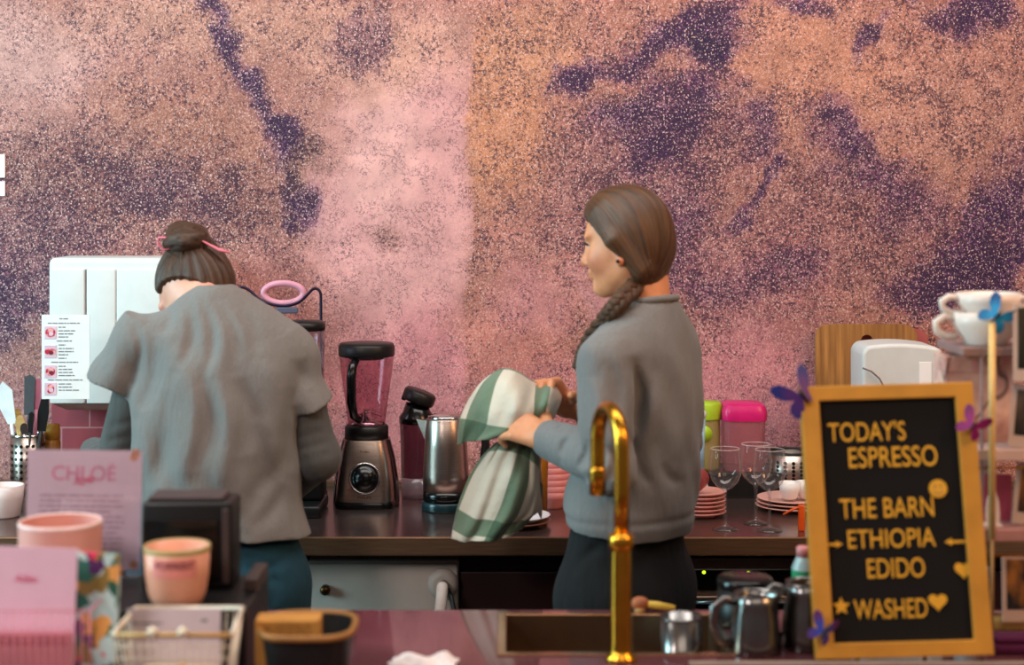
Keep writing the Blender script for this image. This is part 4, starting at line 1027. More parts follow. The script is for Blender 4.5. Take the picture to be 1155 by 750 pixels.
# poster edge at the top left
a = at(-60, 174, 4.6); b = at(3.5, 221, 4.6)
t = thing('paper_notice', 'white notice stuck on the mural at the left edge', 'notice', ((a.x + b.x) / 2, 4.6155, (a.z + b.z) / 2))
W2, H2 = b.x - a.x, a.z - b.z
mm = M(); mm.b2((-W2 / 2, 0, -H2 / 2), (W2 / 2, .006, -H2 / 2 + .04), .001); build('lower_sheet', mm, m_paper, t)
mm = M(); mm.b2((-W2 / 2, 0, -H2 / 2 + .05), (W2 / 2, .006, H2 / 2), .001); build('upper_sheet', mm, m_paper, t)

# coffee grinder behind the woman
gx = at(342, 0, 4.22).x; gy = 4.22
t = thing('coffee_grinder', 'black coffee grinder with clear hopper and blue display behind the woman', 'coffee grinder', (gx, gy, ZC))
mm = M(); mm.b2((-.058, -.09, 0), (.054, .09, .03), .008, seg=3); mm.b2((-.056, -.02, .03), (.05, .088, .26), .01, seg=3); mm.b2((-.058, -.088, .19), (.052, .088, .275), .014, seg=3); build('body', mm, m_black, t)
zd = at(0, 491, gy - .09).z - ZC
mm = M(); mm.b2((-.055, -.0895, zd - .014), (-.02, -.0885, zd + .014)); mm2 = mm; build('display', mm, mat('blue_display', (30, 140, 235), .3, emit=2.2), t)
mm = M(); mm.tube([(-.03, -.05, .19), (-.03, -.075, .12)], .012, 12); build('spout', mm, m_black, t)
mm = M(); mm.lathe([(.035, .275), (.052, .33), (.054, .455)], n=32, cap=(False, False)); build('hopper', mm, thin('smoky_clear', (226, 206, 214), .12, (206, 180, 190)), t)
mm = M(); mm.lathe([(0, .455), (.055, .455), (.056, .47), (.05, .478), (0, .48)], n=32); build('lid', mm, m_black, t)
mm = M(); mm.lathe([(0, .29), (.034, .29), (.047, .335), (.047, .36), (0, .37)], n=28); build('beans', mm, mat('coffee_beans', (52, 30, 20), .5, bump=.8, bscale=120), t)
# wire carrier with an oval pink handle
cy = 4.36
def qc(px, py): return at(px, py, cy)
o = qc(318, 0); 
t = thing('wire_carrier', 'tall dark wire carrier with an oval pink handle against the mural', 'carrier', (o.x, cy, ZC))
O = Vector((o.x, cy, ZC))
path = [qc(268, 560), qc(268, 420), qc(268, 336), qc(269, 327), qc(274, 324), qc(282, 328), qc(292, 337), qc(305, 343), qc(322, 345), qc(337, 341), qc(346, 333), qc(353, 326), qc(358, 326), qc(361.5, 331), qc(362, 345), qc(362.5, 420), qc(363, 560)]
pts = []
for i in range(len(path) - 1):
    p0 = path[max(0, i - 1)]; p1 = path[i]; p2 = path[i + 1]; p3 = path[min(i + 2, len(path) - 1)]
    for k in range(6):
        x = k / 6.; pts.append(.5 * (2 * p1 + (p2 - p0) * x + (2 * p0 - 5 * p1 + 4 * p2 - p3) * x * x + (3 * p1 - p0 - 3 * p2 + p3) * x ** 3) - O)
pts.append(path[-1] - O)
for p in pts: p.z = max(p.z, .004)
m_wire = mat('dark_wire', (44, 34, 58), .35, .6)
mm = M(); mm.tube(pts, .0038, 10); build('frame', mm, m_wire, t)
b_ = [V(pts[0].x, 0, .004), V(pts[0].x, .12, .004), V(pts[-1].x, .12, .004), V(pts[-1].x, 0, .004)]
mm = M(); mm.tube(b_, .004, 8, closed=True); mm.tube([(pts[0].x, .06, .004), (pts[-1].x, .06, .004)], .003, 8); build('base', mm, m_wire, t)
c = qc(319, 331) - O
ring = [c + V(.052 * math.cos(q), .012, .026 * math.sin(q)) for q in np.linspace(0, 2 * PI, 36, endpoint=False)]
mm = M(); mm.tube(ring, .0085, 12, closed=True); build('handle', mm, mat('rose_plastic', (216, 150, 170), .35), t)
c = qc(324, 350) - O; mm = M(); mm.b2((c.x - .028, -.006, c.z - .008), (c.x + .028, .006, c.z + .008), .003); build('clip', mm, mat('slate_clip', (88, 88, 110), .5), t)

# blender
def blender():
    x = at(413.5, 0, 4.33).x; t = thing('blender', 'steel and black blender with an empty glass jug on the worktop', 'blender', (x, 4.33, ZC))
    # base: rounded square lofted towards the top
    def ring(w, d, z, n=40, e=4.):
        o = []
        for k in range(n):
            a_ = 2 * PI * k / n; c_, s_ = math.cos(a_), math.sin(a_)
            o.append(V(w * math.copysign(abs(c_) ** (2 / e), c_), d * math.copysign(abs(s_) ** (2 / e), s_), z))
        return o
    def shell(mm, rings, mi=0):
        n = len(rings[0]); vs = [p for r in rings for p in r]; fs = []
        for i in range(len(rings) - 1):
            for k in range(n):
                k2 = (k + 1) % n; fs.append((i * n + k, i * n + k2, (i + 1) * n + k2, (i + 1) * n + k))
        fs.append(tuple(range(n))[::-1]); fs.append(tuple((len(rings) - 1) * n + k for k in range(n)))
        mm.add(vs, fs, mi, True)
    mm = M(); shell(mm, [ring(.078, .088, .0), ring(.08, .09, .006), ring(.079, .088, .014), ring(.077, .086, .018)]); autosmooth(build('foot', mm, m_blackg, t))
    mm = M(); shell(mm, [ring(.077, .084, .014), ring(.074, .080, .06), ring(.066, .074, .12), ring(.056, .064, .165), ring(.054, .062, .17)]); autosmooth(build('motor_base', mm, m_steel, t))
    mm = M(); shell(mm, [ring(.084, .06, .004), ring(.081, .056, .06), ring(.072, .05, .12), ring(.060, .045, .168)]); autosmooth(build('side_panels', mm, m_blackg, t))
    mm = M(); mm.lathe([(.056, .168), (.056, .198), (.05, .205), (0, .205)], n=36); build('jug_collar', mm, m_black, t)
    X = Matrix.Translation((.002, -.0775, .078)) @ Matrix.Rotation(PI / 2 - .13, 4, 'X')
    mm = M(); mm.lathe([(.040, -.006), (.040, .006), (.036, .008), (.034, .002)], n=36, xf=X); build('dial_ring', mm, m_steel2, t)
    mm = M(); mm.lathe([(.034, -.004), (.034, .006), (.029, .012), (.026, .012), (.024, .018), (0, .019)], n=36, xf=X); kn = build('dial', mm, m_blackg, t)
    tx = Matrix.Translation((.002, -.0855, .031)) @ Matrix.Rotation(-.05, 4, 'X'); text('lettering', 'PHILIPS', mat('brown_print', (96, 52, 30), .6), t, tx, w=.034, h=.0066, bold=.01)
    tx = Matrix.Translation((.002, -.0725, .144)) @ Matrix.Rotation(-.22, 4, 'X'); text('lettering', 'ProMix', mat('brown_print', (96, 52, 30), .6), t, tx, w=.024, h=.004, bold=.01)
    # jug
    z0, z1 = .198, .385
    pr = [(.047, 0), (.049, .02), (.054, .06), (.061, .11), (.067, .15), (.070, .187)]
    outer = [(r, z0 + z) for r, z in pr]; inner = [(r - .0035, z0 + z + (.004 if i == 0 else 0)) for i, (r, z) in enumerate(pr)][::-1]
    mm = M(); mm.lathe(outer, n=40, cap=(False, False)); j = build('jug', mm, thin('rose_tinted_glass', (232, 196, 206), .06, (214, 150, 166), edge=.5), t)
    mm = M(); mm.lathe([(0, .2), (.046, .2), (.046, .212), (.02, .216), (.012, .235), (0, .236)], n=28)
    for k in range(4):
        mm.box((0, 0, 0), (.05, .012, .002), 0, 0, Matrix.Translation((0, 0, .232)) @ Matrix.Rotation(k * PI / 2 + .4, 4, 'Z') @ Matrix.Translation((.015, 0, 0)) @ Matrix.Rotation(.4, 4, 'Y'))
    build('blades', mm, m_steel2, j)
    mm = M(); hx_, hy_ = -.026, -.066
    mm.tube([(hx_ + .004, -.058, .375), (hx_ - .003, -.082, .36), (hx_ - .005, -.088, .33), (hx_ - .005, -.084, .27), (hx_, -.072, .235), (hx_ + .012, -.056, .222)], [.010, .012, .012, .012, .011, .009], 14); build('handle', mm, m_blackg, t)
    mm = M(); mm.lathe([(.071, .380), (.0725, .384), (.0725, .405), (.068, .413), (.0, .414)], n=40)
    mm.lathe([(0, .372), (.045, .372), (.045, .381)], n=30)
    build('lid', mm, m_black, t); return t
blender()
# drinking bottle
x = at(470, 0, 4.42).x
t = thing('blender_bottle', 'smoky drinking bottle with black flip lid between blender and kettle', 'bottle', (x, 4.42, ZC))
mm = M(); mm.lathe([(0, .0), (.038, .0), (.040, .006), (.0405, .055)], n=36); build('base', mm, thin('clear_base', (220, 200, 210), .35, (190, 170, 180)), t)
mm = M(); mm.lathe([(.0405, .055), (.043, .16), (.045, .20)], n=36, cap=(False, False)); build('body', mm, thin('smoky_plastic', (176, 132, 146), .22, (110, 76, 90)), t)
mm = M(); mm.lathe([(.046, .196), (.046, .212), (.036, .226), (.028, .25), (.0, .25)], n=36); build('neck', mm, m_blackg, t)
X = Matrix.Translation((.006, 0, .262)) @ Matrix.Rotation(.36, 4, 'Y')
mm = M(); mm.lathe([(0, -.014), (.040, -.014), (.043, -.008), (.043, .012), (.038, .018), (0, .018)], n=32, xf=X); mm.b2((-.043, -.012, -.02), (-.03, .012, .012), .003, 0, X); build('flip_lid', mm, m_black, t)
# kettle
x = at(503, 0, 4.25).x
t = thing('kettle', 'brushed steel kettle with black base left of the checked towel', 'kettle', (x, 4.25, ZC))
mm = M(); mm.lathe([(0, 0), (.060, 0), (.062, .004), (.061, .02), (.058, .024), (0, .024)], n=40); build('power_base', mm, mat('petrol_black', (22, 46, 50), .25), t)
mm = M(); mm.lathe([(.0585, .025), (.0585, .05), (0, .05)], n=40); build('lower_band', mm, m_blackg, t)
mm = M(); mm.lathe([(.0585, .05), (.0575, .09), (.054, .16), (.050, .228), (.047, .232)], n=44); build('body', mm, m_steel, t)
mm = M(); mm.lathe([(.047, .231), (.045, .238), (.02, .243), (0, .244)], n=36); build('lid', mm, m_steel2, t)
mm = M(); mm.add([V(-.046, -.018, .226), V(-.046, .018, .226), V(-.075, 0, .228), V(-.050, -.012, .18), V(-.050, .012, .18), V(-.052, 0, .172)], [(0, 2, 1), (0, 3, 5, 2), (1, 2, 5, 4), (0, 1, 4, 3), (3, 4, 5)], 0, False); build('spout', mm, m_steel, t)
mm = M(); mm.tube([(.045, .0, .225), (.075, 0, .232), (.098, 0, .215), (.100, 0, .16), (.092, 0, .10), (.075, 0, .075), (.056, 0, .07)], .0105, 12); build('handle', mm, m_black, t)
# pink ridged stack behind the arm
m_rose = mat('rose_ceramic', (214, 134, 132), .35, var=.05)
x = at(622, 0, 4.28).x
def bowl(label, loc, r, h, m, group):
    t = thing('bowl', label, 'bowl', loc, 0, group)
    mm = M(); mm.lathe([(0, 0), (r * .55, 0), (r * .58, .004), (r * .9, h * .6), (r, h), (r - .003, h), (r * .86, h * .6), (r * .5, .008), (0, .008)], n=32); build('bowl', mm, m, t); return t
b0 = bowl('rose pink bowl in the ridged stack between the towel and the sweatshirt', (x, 4.28, ZC), .052, .044, m_rose, 'pink bowls stacked behind the towel')
for k in range(1, 10): dup(b0, (x + .001 * (k % 2), 4.28, ZC + k * .0155))
# golden glass
x = at(606, 0, 4.2).x
t = thing('amber_glass', 'small amber glass behind the hanging towel', 'glass', (x, 4.16, ZC))
mm = M(); mm.lathe([(0, 0), (.024, 0), (.027, .15), (.031, .19), (.028, .19), (.024, .15), (.021, .008), (0, .008)], n=28); build('vessel', mm, mat('amber', (214, 150, 50), .08, trans=.5), t)
# plates under the towel
x = at(582, 0, 4.05).x
def plate(label, loc, r, h, m, group=None, name='plate'):
    t = thing(name, label, 'plate', loc, 0, group)
    mm = M(); mm.lathe([(0, .002), (r * .6, 0), (r * .62, .003), (r * .98, h), (r, h + .002), (r - .004, h + .003), (r * .62, .006), (0, .005)], n=40); build('dish', mm, m, t); return t
plate('brown glazed plate at the bottom of the pair beneath the towel', (x, 4.05, ZC), .085, .012, mat('brown_glaze', (120, 76, 58), .3))
plate('white plate on the brown plate beneath the towel', (x, 4.05, ZC + .0105), .083, .014, mat('white_glaze', (226, 226, 230), .25, var=.03))

# ---------------- right end
x = at(790, 0, 4.17).x; m_sauc = mat('dusty_pink_ceramic', (216, 150, 142), .35, var=.05)
sc0 = plate('dusty pink saucer in the stack left of the wine glasses', (x, 4.17, ZC), .064, .011, m_sauc, 'pink saucers stacked by the wine glasses', 'saucer')
for k in range(1, 6): dup(sc0, (x + random.uniform(-.001, .001), 4.17, ZC + k * .0098))
# dark red cup lying on the saucers
m_redc = mat('oxblood_ceramic', (150, 62, 62), .35)
x2 = at(783, 0, 4.17).x
t = mug('cup', 'dark red cup lying on its side on top of the pink saucers', (x2 + .022, 4.185, ZC + .062 + .031), .031, .056, m_redc, PI * .5, cat='cup', taper=.75)
t.rotation_euler = (PI / 2 + .12, 0, -.75)
x = at(791, 0, 4.3).x
t = thing('dish_brush', 'white and pale blue dish brush upright beside the lime jar', 'brush', (x, 4.29, ZC))
mm = M(); mm.tube([(0, 0, .085), (.001, 0, .16), (.003, 0, .235)], .0065, 12); build('handle', mm, mat('pale_blue', (150, 190, 214), .4), t)
mm = M(); mm.ball((.003, 0, .235), (.010, .010, .012), seg=16); build('tip', mm, m_white, t)
mm = M(); mm.lathe([(0, 0), (.014, 0), (.017, .04), (.014, .085), (.006, .09)], n=20); build('bristle_head', mm, m_white, t)
# black tray the jars stand on
a = at(778, 545, 4.42); b = at(884, 575, 4.42)
t = thing('black_box', 'low black box under the lime and pink lidded jars', 'box', ((a.x + b.x) / 2, 4.47, ZC))
mm = M(); mm.b2((-(b.x - a.x) / 2, -.06, 0), ((b.x - a.x) / 2, .10, .062), .004); build('box', mm, m_black, t)
mm = M(); mm.b2((-(b.x - a.x) / 2 - .002, -.062, .055), ((b.x - a.x) / 2 + .002, .102, .066), .003); build('lid', mm, m_blackg, t)
zb = ZC + .066
x = at(795, 0, 4.48).x
t = thing('storage_jar', 'clear storage jar with a lime green lid behind the dish brush', 'jar', (x, 4.48, zb))
m_lime = mat('lime_plastic', (164, 200, 40), .35)
mm = M(); mm.lathe([(0, 0), (.038, 0), (.040, .006), (.041, .135)], n=32, cap=(False, False)); build('body', mm, thin('greenish_clear', (226, 216, 170), .45, (196, 186, 120)), t)
mm = M(); mm.lathe([(.0, .15), (.0, .132), (.043, .132), (.044, .136), (.044, .172), (.040, .178), (0, .178)], n=32); build('lid', mm, m_lime, t)
mm = M(); mm.lathe([(.0, .0), (.021, 0), (.021, .004), (0, .004)], n=24, xf=Matrix.Translation((-.006, -.041, .098)) @ Matrix.Rotation(PI / 2, 4, 'X')); build('round_label', mm, m_lime, t)
x = at(838, 0, 4.48).x
t = thing('storage_tub', 'clear storage tub with a magenta lid behind the wine glasses', 'tub', (x, 4.48, zb))
def sqr(w, d, z, e=5., n=40):
    o = []
    for k in range(n):
        a_ = 2 * PI * k / n; c_, s_ = math.cos(a_), math.sin(a_)
        o.append(V(w * math.copysign(abs(c_) ** (2 / e), c_), d * math.copysign(abs(s_) ** (2 / e), s_), z))
    return o
def shell2(rings, capb=True):
    mm = M(); n = len(rings[0]); fs = []
    for i in range(len(rings) - 1):
        for k in range(n):
            k2 = (k + 1) % n; fs.append((i * n + k, i * n + k2, (i + 1) * n + k2, (i + 1) * n + k))
    fs.append(tuple(range(n))[::-1]); fs.append(tuple((len(rings) - 1) * n + k for k in range(n)))
    return mm.add([p for r in rings for p in r], fs, 0, True)
autosmooth(build('body', shell2([sqr(.050, .05, 0), sqr(.052, .052, .006), sqr(.056, .055, .14)]), thin('pinkish_clear', (240, 200, 204), .30, (216, 140, 150)), t))
autosmooth(build('lid', shell2([sqr(.059, .058, .132), sqr(.060, .059, .138), sqr(.060, .059, .158), sqr(.054, .053, .172), sqr(.044, .043, .177)]), mat('magenta_plastic', (206, 28, 108), .3), t))
# wine glasses
def wine(x, y, label, first=None):
    if first: return dup(first, (x, y, ZC), None, label)
    t = thing('wine_glass', label, 'wine glass', (x, y, ZC), 0, 'empty wine glasses on the worktop')
    prof = [(.0, .0), (.031, .0), (.0315, .0015), (.018, .005), (.006, .010), (.0036, .02), (.0034, .084), (.006, .093), (.018, .100), (.031, .114), (.0385, .134), (.0395, .148), (.037, .172), (.034, .192)]
    inner = [(.0328, .192), (.0358, .172), (.0382, .148), (.0372, .134), (.030, .1155), (.017, .1025), (.0, .098)]
    mm = M(); mm.lathe(prof, n=44, cap=(False, False)); build('glass', mm, m_glass, t)
    mm = M(); mm.tube([V(.034 * math.cos(q), .034 * math.sin(q), .192) for q in np.linspace(0, 2 * PI, 40, endpoint=False)], .0007, 6, closed=True); build('rim', mm, mat('glass_rim', (226, 214, 212), .1), t); return t
g0 = wine(at(818, 0, 4.0).x, 4.0, 'empty wine glass nearest the pink saucers')
wine(at(852.5, 0, 4.07).x, 4.07, 'empty wine glass in the middle standing furthest back of the three', g0)
wine(at(868, 0, 3.985).x, 3.985, 'empty wine glass nearest the letter board', g0)
x = at(893, 0, 4.46).x
perforated('utensil_cup', 'perforated steel utensil cup behind the wine glasses with dark rim', x, 4.46, .062, at(0, 508, 4.46).z - ZC, 'utensil cup', True)
# plate pile with white cups
x = at(893, 0, 4.26).x
m_pl = mat('speckled_pink_glaze', (222, 172, 160), .3)
p0 = plate('speckled pink plate in the low pile behind the wine glasses', (x, 4.26, ZC), .092, .010, m_pl, 'pink plates in the low pile')
for k in range(1, 3): dup(p0, (x + .002 * k, 4.26, ZC + k * .0092))
m_wc = mat('white_ceramic', (236, 234, 232), .3, var=.03); zt = ZC + .030
for k, (px, lab) in enumerate(((892, 'small white cup on the pink plates, nearer the glasses'), (907, 'small white cup on the pink plates, half behind the letter board'))):
    xx = at(px, 0, 4.24).x
    t = thing('espresso_cup', lab, 'cup', (xx + (.006 if k else -.004), 4.235 + .01 * k, zt))
    mm = M(); mm.lathe([(0, 0), (.016, 0), (.018, .003), (.0245, .02), (.027, .042), (.024, .042), (.0215, .02), (.014, .006), (0, .005)], n=32); build('cup', mm, m_wc, t)
# orange clip
o = at(897, 604, 3.98)
t = thing('peeler', 'orange plastic peeler standing at the worktop edge behind the board', 'peeler', (at(903, 0, 3.98).x, 3.98, ZC))
mm = M(); mm.b2((-.006, -.005, 0), (.010, .005, .062), .003, seg=3); build('handle', mm, m_orange, t)
mm = M(); mm.tube([(0, 0, .058), (-.02, -.004, .052), (-.042, -.006, .040)], .0042, 10, flat=.6); build('arm', mm, m_orange, t)
# chopping boards against the wall
def board(label, px0, px1, py0, Y, m, hole, tilt=.06):
    a = at(px0, py0, Y); b = at(px1, py0, Y); W = b.x - a.x; Hh = a.z - ZC; r = .035
    pts = []
    for cx, cz, a0 in ((W / 2 - r, Hh - r, 0), (-W / 2 + r, Hh - r, PI / 2)):
        for k in range(7): pts.append((cx + r * math.cos(a0 + k * PI / 12), cz + r * math.sin(a0 + k * PI / 12)))
    pts += [(-W / 2, .02), (-W / 2 + .02, 0), (W / 2 - .02, 0), (W / 2, .02)]
    b_ = bmesh.new(); th = .018
    t = thing('chopping_board', label, 'chopping board', ((a.x + b.x) / 2, Y, ZC))
    if hole is None:
        mm = M(); mm.poly(pts, th); o = build('board', mm, m, t)
    else:
        hx_ = at(hole[0], hole[1], Y).x - (a.x + b.x) / 2; hz = at(hole[0], hole[1], Y).z - ZC; n = 28; hr = .0165
        # outline resampled by angle round the hole so the two loops bridge
        inn = [(hx_ + hr * math.cos(2 * PI * k / 56), hz + hr * math.sin(2 * PI * k / 56)) for k in range(56)]
        out = []
        for k in range(56):
            d_ = V(math.cos(2 * PI * k / 56), math.sin(2 * PI * k / 56), 0); best = None
            for i in range(len(pts)):
                p, q_ = pts[i], pts[(i + 1) % len(pts)]; ex, ez = q_[0] - p[0], q_[1] - p[1]
                den = d_.x * ez - d_.y * ex
                if abs(den) < 1e-9: continue
                tt = ((p[0] - hx_) * ez - (p[1] - hz) * ex) / den; uu = ((p[0] - hx_) * d_.y - (p[1] - hz) * d_.x) / den
                if tt > 0 and -1e-6 <= uu <= 1 + 1e-6 and (best is None or tt < best): best = tt
            out.append((hx_ + d_.x * best, hz + d_.y * best))
        mm = M(); vs = [V(x_, y_, z_) for y_ in (0, th) for (x_, z_) in out] + [V(x_, y_, z_) for y_ in (0, th) for (x_, z_) in inn]; fs = []
        for k in range(56):
            j = (k + 1) % 56
            fs += [(k, j, 112 + j, 112 + k), (56 + j, 56 + k, 168 + k, 168 + j), (k, 56 + k, 56 + j, j), (112 + j, 168 + j, 168 + k, 112 + k)]
        mm.add(vs, fs); o = build('board', mm, m, t)
    t.rotation_euler = (-tilt, 0, 0); return t
tw = NT('chopping_wood'); co = tw.coord(); n1 = tw.noise(tw.scalev(co, (26, 4, 1.6)), 3, 4); sp_ = tw.n('ShaderNodeSeparateXYZ'); tw.l(co, sp_.inputs[0])
fl = tw.math('FLOOR', tw.math('MULTIPLY', sp_.outputs[0], 9.5)); wn = tw.n('ShaderNodeTexWhiteNoise', noise_dimensions='1D'); tw.l(fl, wn.inputs['W'])
bc = tw.mix(tw.mapr(n1, .3, .7), lin((128, 82, 38)), lin((186, 132, 70))); bc = tw.mix(tw.mapr(wn.outputs['Value'], 0, 1, 0, .5), bc, lin((122, 74, 34)))
tw.l(bc, tw.b.inputs['Base Color']); tw.set(Roughness=.5)
board('rounded wooden chopping board with a hole leaning on the mural', 922, 1037, 366, 4.53, tw.m, (980, 385))
board('dusty red chopping board peeping out behind the wooden one', 962, 1048, 371, 4.575, mat('red_board', (176, 92, 92), .5), None, .03)
# white appliance
a = at(973, 388, 4.16); b = at(1065, 388, 4.16); W = (b.x - a.x) / 2; Hh = a.z - ZC
t = thing('water_filter', 'tall white rounded appliance in front of the wooden chopping board', 'appliance', ((a.x + b.x) / 2, 4.24, ZC))
pts = []
for k in range(17):
    u_ = -1 + k / 8.; pts.append((W * u_, Hh - .010 * abs(u_) ** 2 - .002 * u_))
pts = [(-W * .98, 0)] + [(-W * 1.0, Hh - .022)] + pts[1:-1] + [(W, Hh - .022), (W * .98, 0)]
mm = M(); mm.poly([(x_, z_) for x_, z_ in pts], .15, 0, Matrix.Translation((0, -.075, 0))); o = build('housing', mm, m_white, t)
md = o.modifiers.new('bev', 'BEVEL'); md.width = .012; md.segments = 4; md.limit_method = 'ANGLE'; autosmooth(o, 40)
mm = M(); mm.b2((W * .40, -.0765, .05), (W * .70, -.0755, Hh - .045), .0005); build('highlight_strip', mm, mat('bright_white', (250, 250, 250), .2, var=0), t)  # highlight painted on the housing as a brighter white strip
p_ = [at(973, 415, 4.155), at(983, 419, 4.155), at(992, 427, 4.155), at(999, 440, 4.155), at(1003, 470, 4.155)]
mm = M(); mm.tube([p - Vector(t.location) for p in p_], .0022, 8); build('cable', mm, mat('grey_cable', (120, 104, 104), .5), t)
# ================================================================== the checked towel
def towel():
    m = NT('checked_cotton'); uv = m.n('ShaderNodeAttribute', attribute_name='cloth').outputs['Vector']
    sp = m.n('ShaderNodeSeparateXYZ'); m.l(uv, sp.inputs[0])
    def band(x, per, off, duty):
        f = m.math('FRACT', m.math('ADD', m.math('MULTIPLY', x, 1. / per), off))
        return m.mapr(m.math('ABSOLUTE', m.math('SUBTRACT', f, .5)), duty / 2 - .008, duty / 2 + .008, 1, 0)
    bx = band(sp.outputs[0], .150, .12, .34); by = band(sp.outputs[1], .185, .30, .30)
    cr = lin((224, 210, 190)); g1 = lin((132, 152, 124)); g2 = lin((44, 84, 58))
    s_ = m.math('ADD', bx, by)
    c = m.mix(m.mapr(s_, 0, 1), cr, m.mix(.5, g1, g2)); c = m.mix(m.mapr(s_, 1, 2), c, g2)
    n = m.noise(m.coord(), 900, 2); c = m.mix(m.mapr(n, .3, .7, 0, .22), c, lin((150, 140, 124)))
    m.l(c, m.b.inputs['Base Color']); m.set(Roughness=.95); m.b.inputs['Sheen Weight'].default_value = .2
    m.b.inputs['Subsurface Weight'].default_value = .05
    m.bump(m.noise(m.coord(), 30, 3), .3, .012)
    def sheet(rows, wscale, nu=48, nv=60, amp=.006, ph=0., seed=1):
        """rows: list of polylines (each a list of pixel x, pixel y, distance) from top to bottom"""
        R = []
        for r in rows:
            P = np.array([np.array(at(*q)) for q in r]); t_ = np.linspace(0, 1, len(P)); u = np.linspace(0, 1, nu)
            def cr_(col):
                m0 = np.gradient(P[:, col], t_); i = np.clip(np.searchsorted(t_, u, side='right') - 1, 0, len(P) - 2); h = t_[i + 1] - t_[i]; x = (u - t_[i]) / h
                return (2 * x ** 3 - 3 * x * x + 1) * P[i, col] + (x ** 3 - 2 * x * x + x) * h * m0[i] + (3 * x * x - 2 * x ** 3) * P[i + 1, col] + (x ** 3 - x * x) * h * m0[i + 1]
            R.append(np.stack([cr_(0), cr_(1), cr_(2)], 1))
        R = np.array(R); t_ = np.linspace(0, 1, len(R)); v = np.linspace(0, 1, nv)
        m0 = np.gradient(R, t_, axis=0); i = np.clip(np.searchsorted(t_, v, side='right') - 1, 0, len(R) - 2); h = (t_[i + 1] - t_[i])[:, None, None]; x = ((v - t_[i]) / (t_[i + 1] - t_[i]))[:, None, None]
        G = (2 * x ** 3 - 3 * x * x + 1) * R[i] + (x ** 3 - 2 * x * x + x) * h * m0[i] + (3 * x * x - 2 * x ** 3) * R[i + 1] + (x ** 3 - x * x) * h * m0[i + 1]
        U, Vv = np.meshgrid(np.linspace(0, 1, nu), v)
        G[..., 1] += amp * (np.sin(U * 21 + 2.2 * np.sin(Vv * 5 + ph) + ph) * (.4 + .9 * Vv) + .5 * np.sin(U * 43 + Vv * 9 + ph))
        G[..., 2] += .3 * amp * np.sin(U * 17 + ph) * Vv
        return G
    t = thing('tea_towel', 'green and cream checked tea towel held up in both hands', 'towel', tuple(at(575, 520, 3.70)))
    def put(G, name, ox, oy, ws, hs, rot=0):
        nv, nu = G.shape[:2]; i = np.arange(nu * nv).reshape(nv, nu)
        Q = np.stack([i[:-1, :-1], i[:-1, 1:], i[1:, 1:], i[1:, :-1]], -1).reshape(-1, 4)
        me = bpy.data.meshes.new(name); P = G.reshape(-1, 3)
        me.from_pydata(P.tolist(), [], Q.tolist()); me.polygons.foreach_set('use_smooth', np.ones(len(Q), bool))
        U, Vv = np.meshgrid(np.linspace(0, 1, nu) * ws, np.linspace(0, 1, nv) * hs)
        ca, sa = math.cos(rot), math.sin(rot)
        attr(me, 'cloth', np.stack([(ca * U - sa * Vv + ox).ravel(), (sa * U + ca * Vv + oy).ravel(), np.zeros(U.size)], 1))
        o = link(name, me, m.m, t, True); md = o.modifiers.new('thick', 'SOLIDIFY'); md.thickness = .003; return o
    # upper part draped over the far hand
    rows = [[(553, 424, 3.76), (566, 417, 3.73), (582, 419, 3.72), (604, 432, 3.74), (622, 430, 3.75), (633, 440, 3.78)],
            [(540, 436, 3.75), (556, 432, 3.69), (580, 436, 3.66), (604, 444, 3.68), (622, 440, 3.68), (632, 452, 3.73)],
            [(526, 458, 3.74), (548, 458, 3.67), (577, 462, 3.63), (602, 462, 3.645), (618, 456, 3.64), (627, 464, 3.69)],
            [(519, 476, 3.73), (543, 480, 3.67), (574, 486, 3.63), (598, 482, 3.66), (614, 474, 3.67), (621, 474, 3.69)],
            [(517, 502, 3.73), (534, 497, 3.68), (560, 494, 3.64), (586, 493, 3.66), (600, 488, 3.67), (610, 480, 3.69)]]
    put(sheet(rows, 1, amp=.004, ph=.6), 'upper_fold', .015, .06, .28, .19)
    # lower part hanging from the near hand
    rows = [[(560, 500, 3.70), (572, 494, 3.69), (588, 492, 3.69), (600, 494, 3.69), (606, 500, 3.71)],
            [(546, 514, 3.71), (562, 508, 3.67), (586, 508, 3.68), (602, 512, 3.69), (608, 518, 3.72)],
            [(530, 536, 3.72), (553, 534, 3.67), (582, 540, 3.64), (602, 550, 3.67), (608, 552, 3.73)],
            [(519, 564, 3.72), (544, 570, 3.67), (574, 574, 3.645), (596, 578, 3.68), (610, 572, 3.74)],
            [(513, 590, 3.72), (538, 596, 3.67), (566, 594, 3.65), (588, 588, 3.69), (602, 580, 3.74)],
            [(510, 608, 3.72), (534, 611, 3.67), (560, 609, 3.65), (582, 600, 3.69), (590, 592, 3.74)]]
    put(sheet(rows, 1, amp=.006, ph=2.), 'hanging_part', .055, .02, .26, .26, -.12)
    # back layer hanging behind
    rows = [[(592, 496, 3.70), (600, 494, 3.72), (607, 498, 3.74)],
            [(590, 530, 3.71), (602, 530, 3.73), (611, 540, 3.75)],
            [(590, 560, 3.71), (600, 566, 3.74), (610, 585, 3.76)]]
    put(sheet(rows, 1, 16, 30, amp=.004, ph=1.), 'rear_layer', .03, .08, .09, .2)
towel()

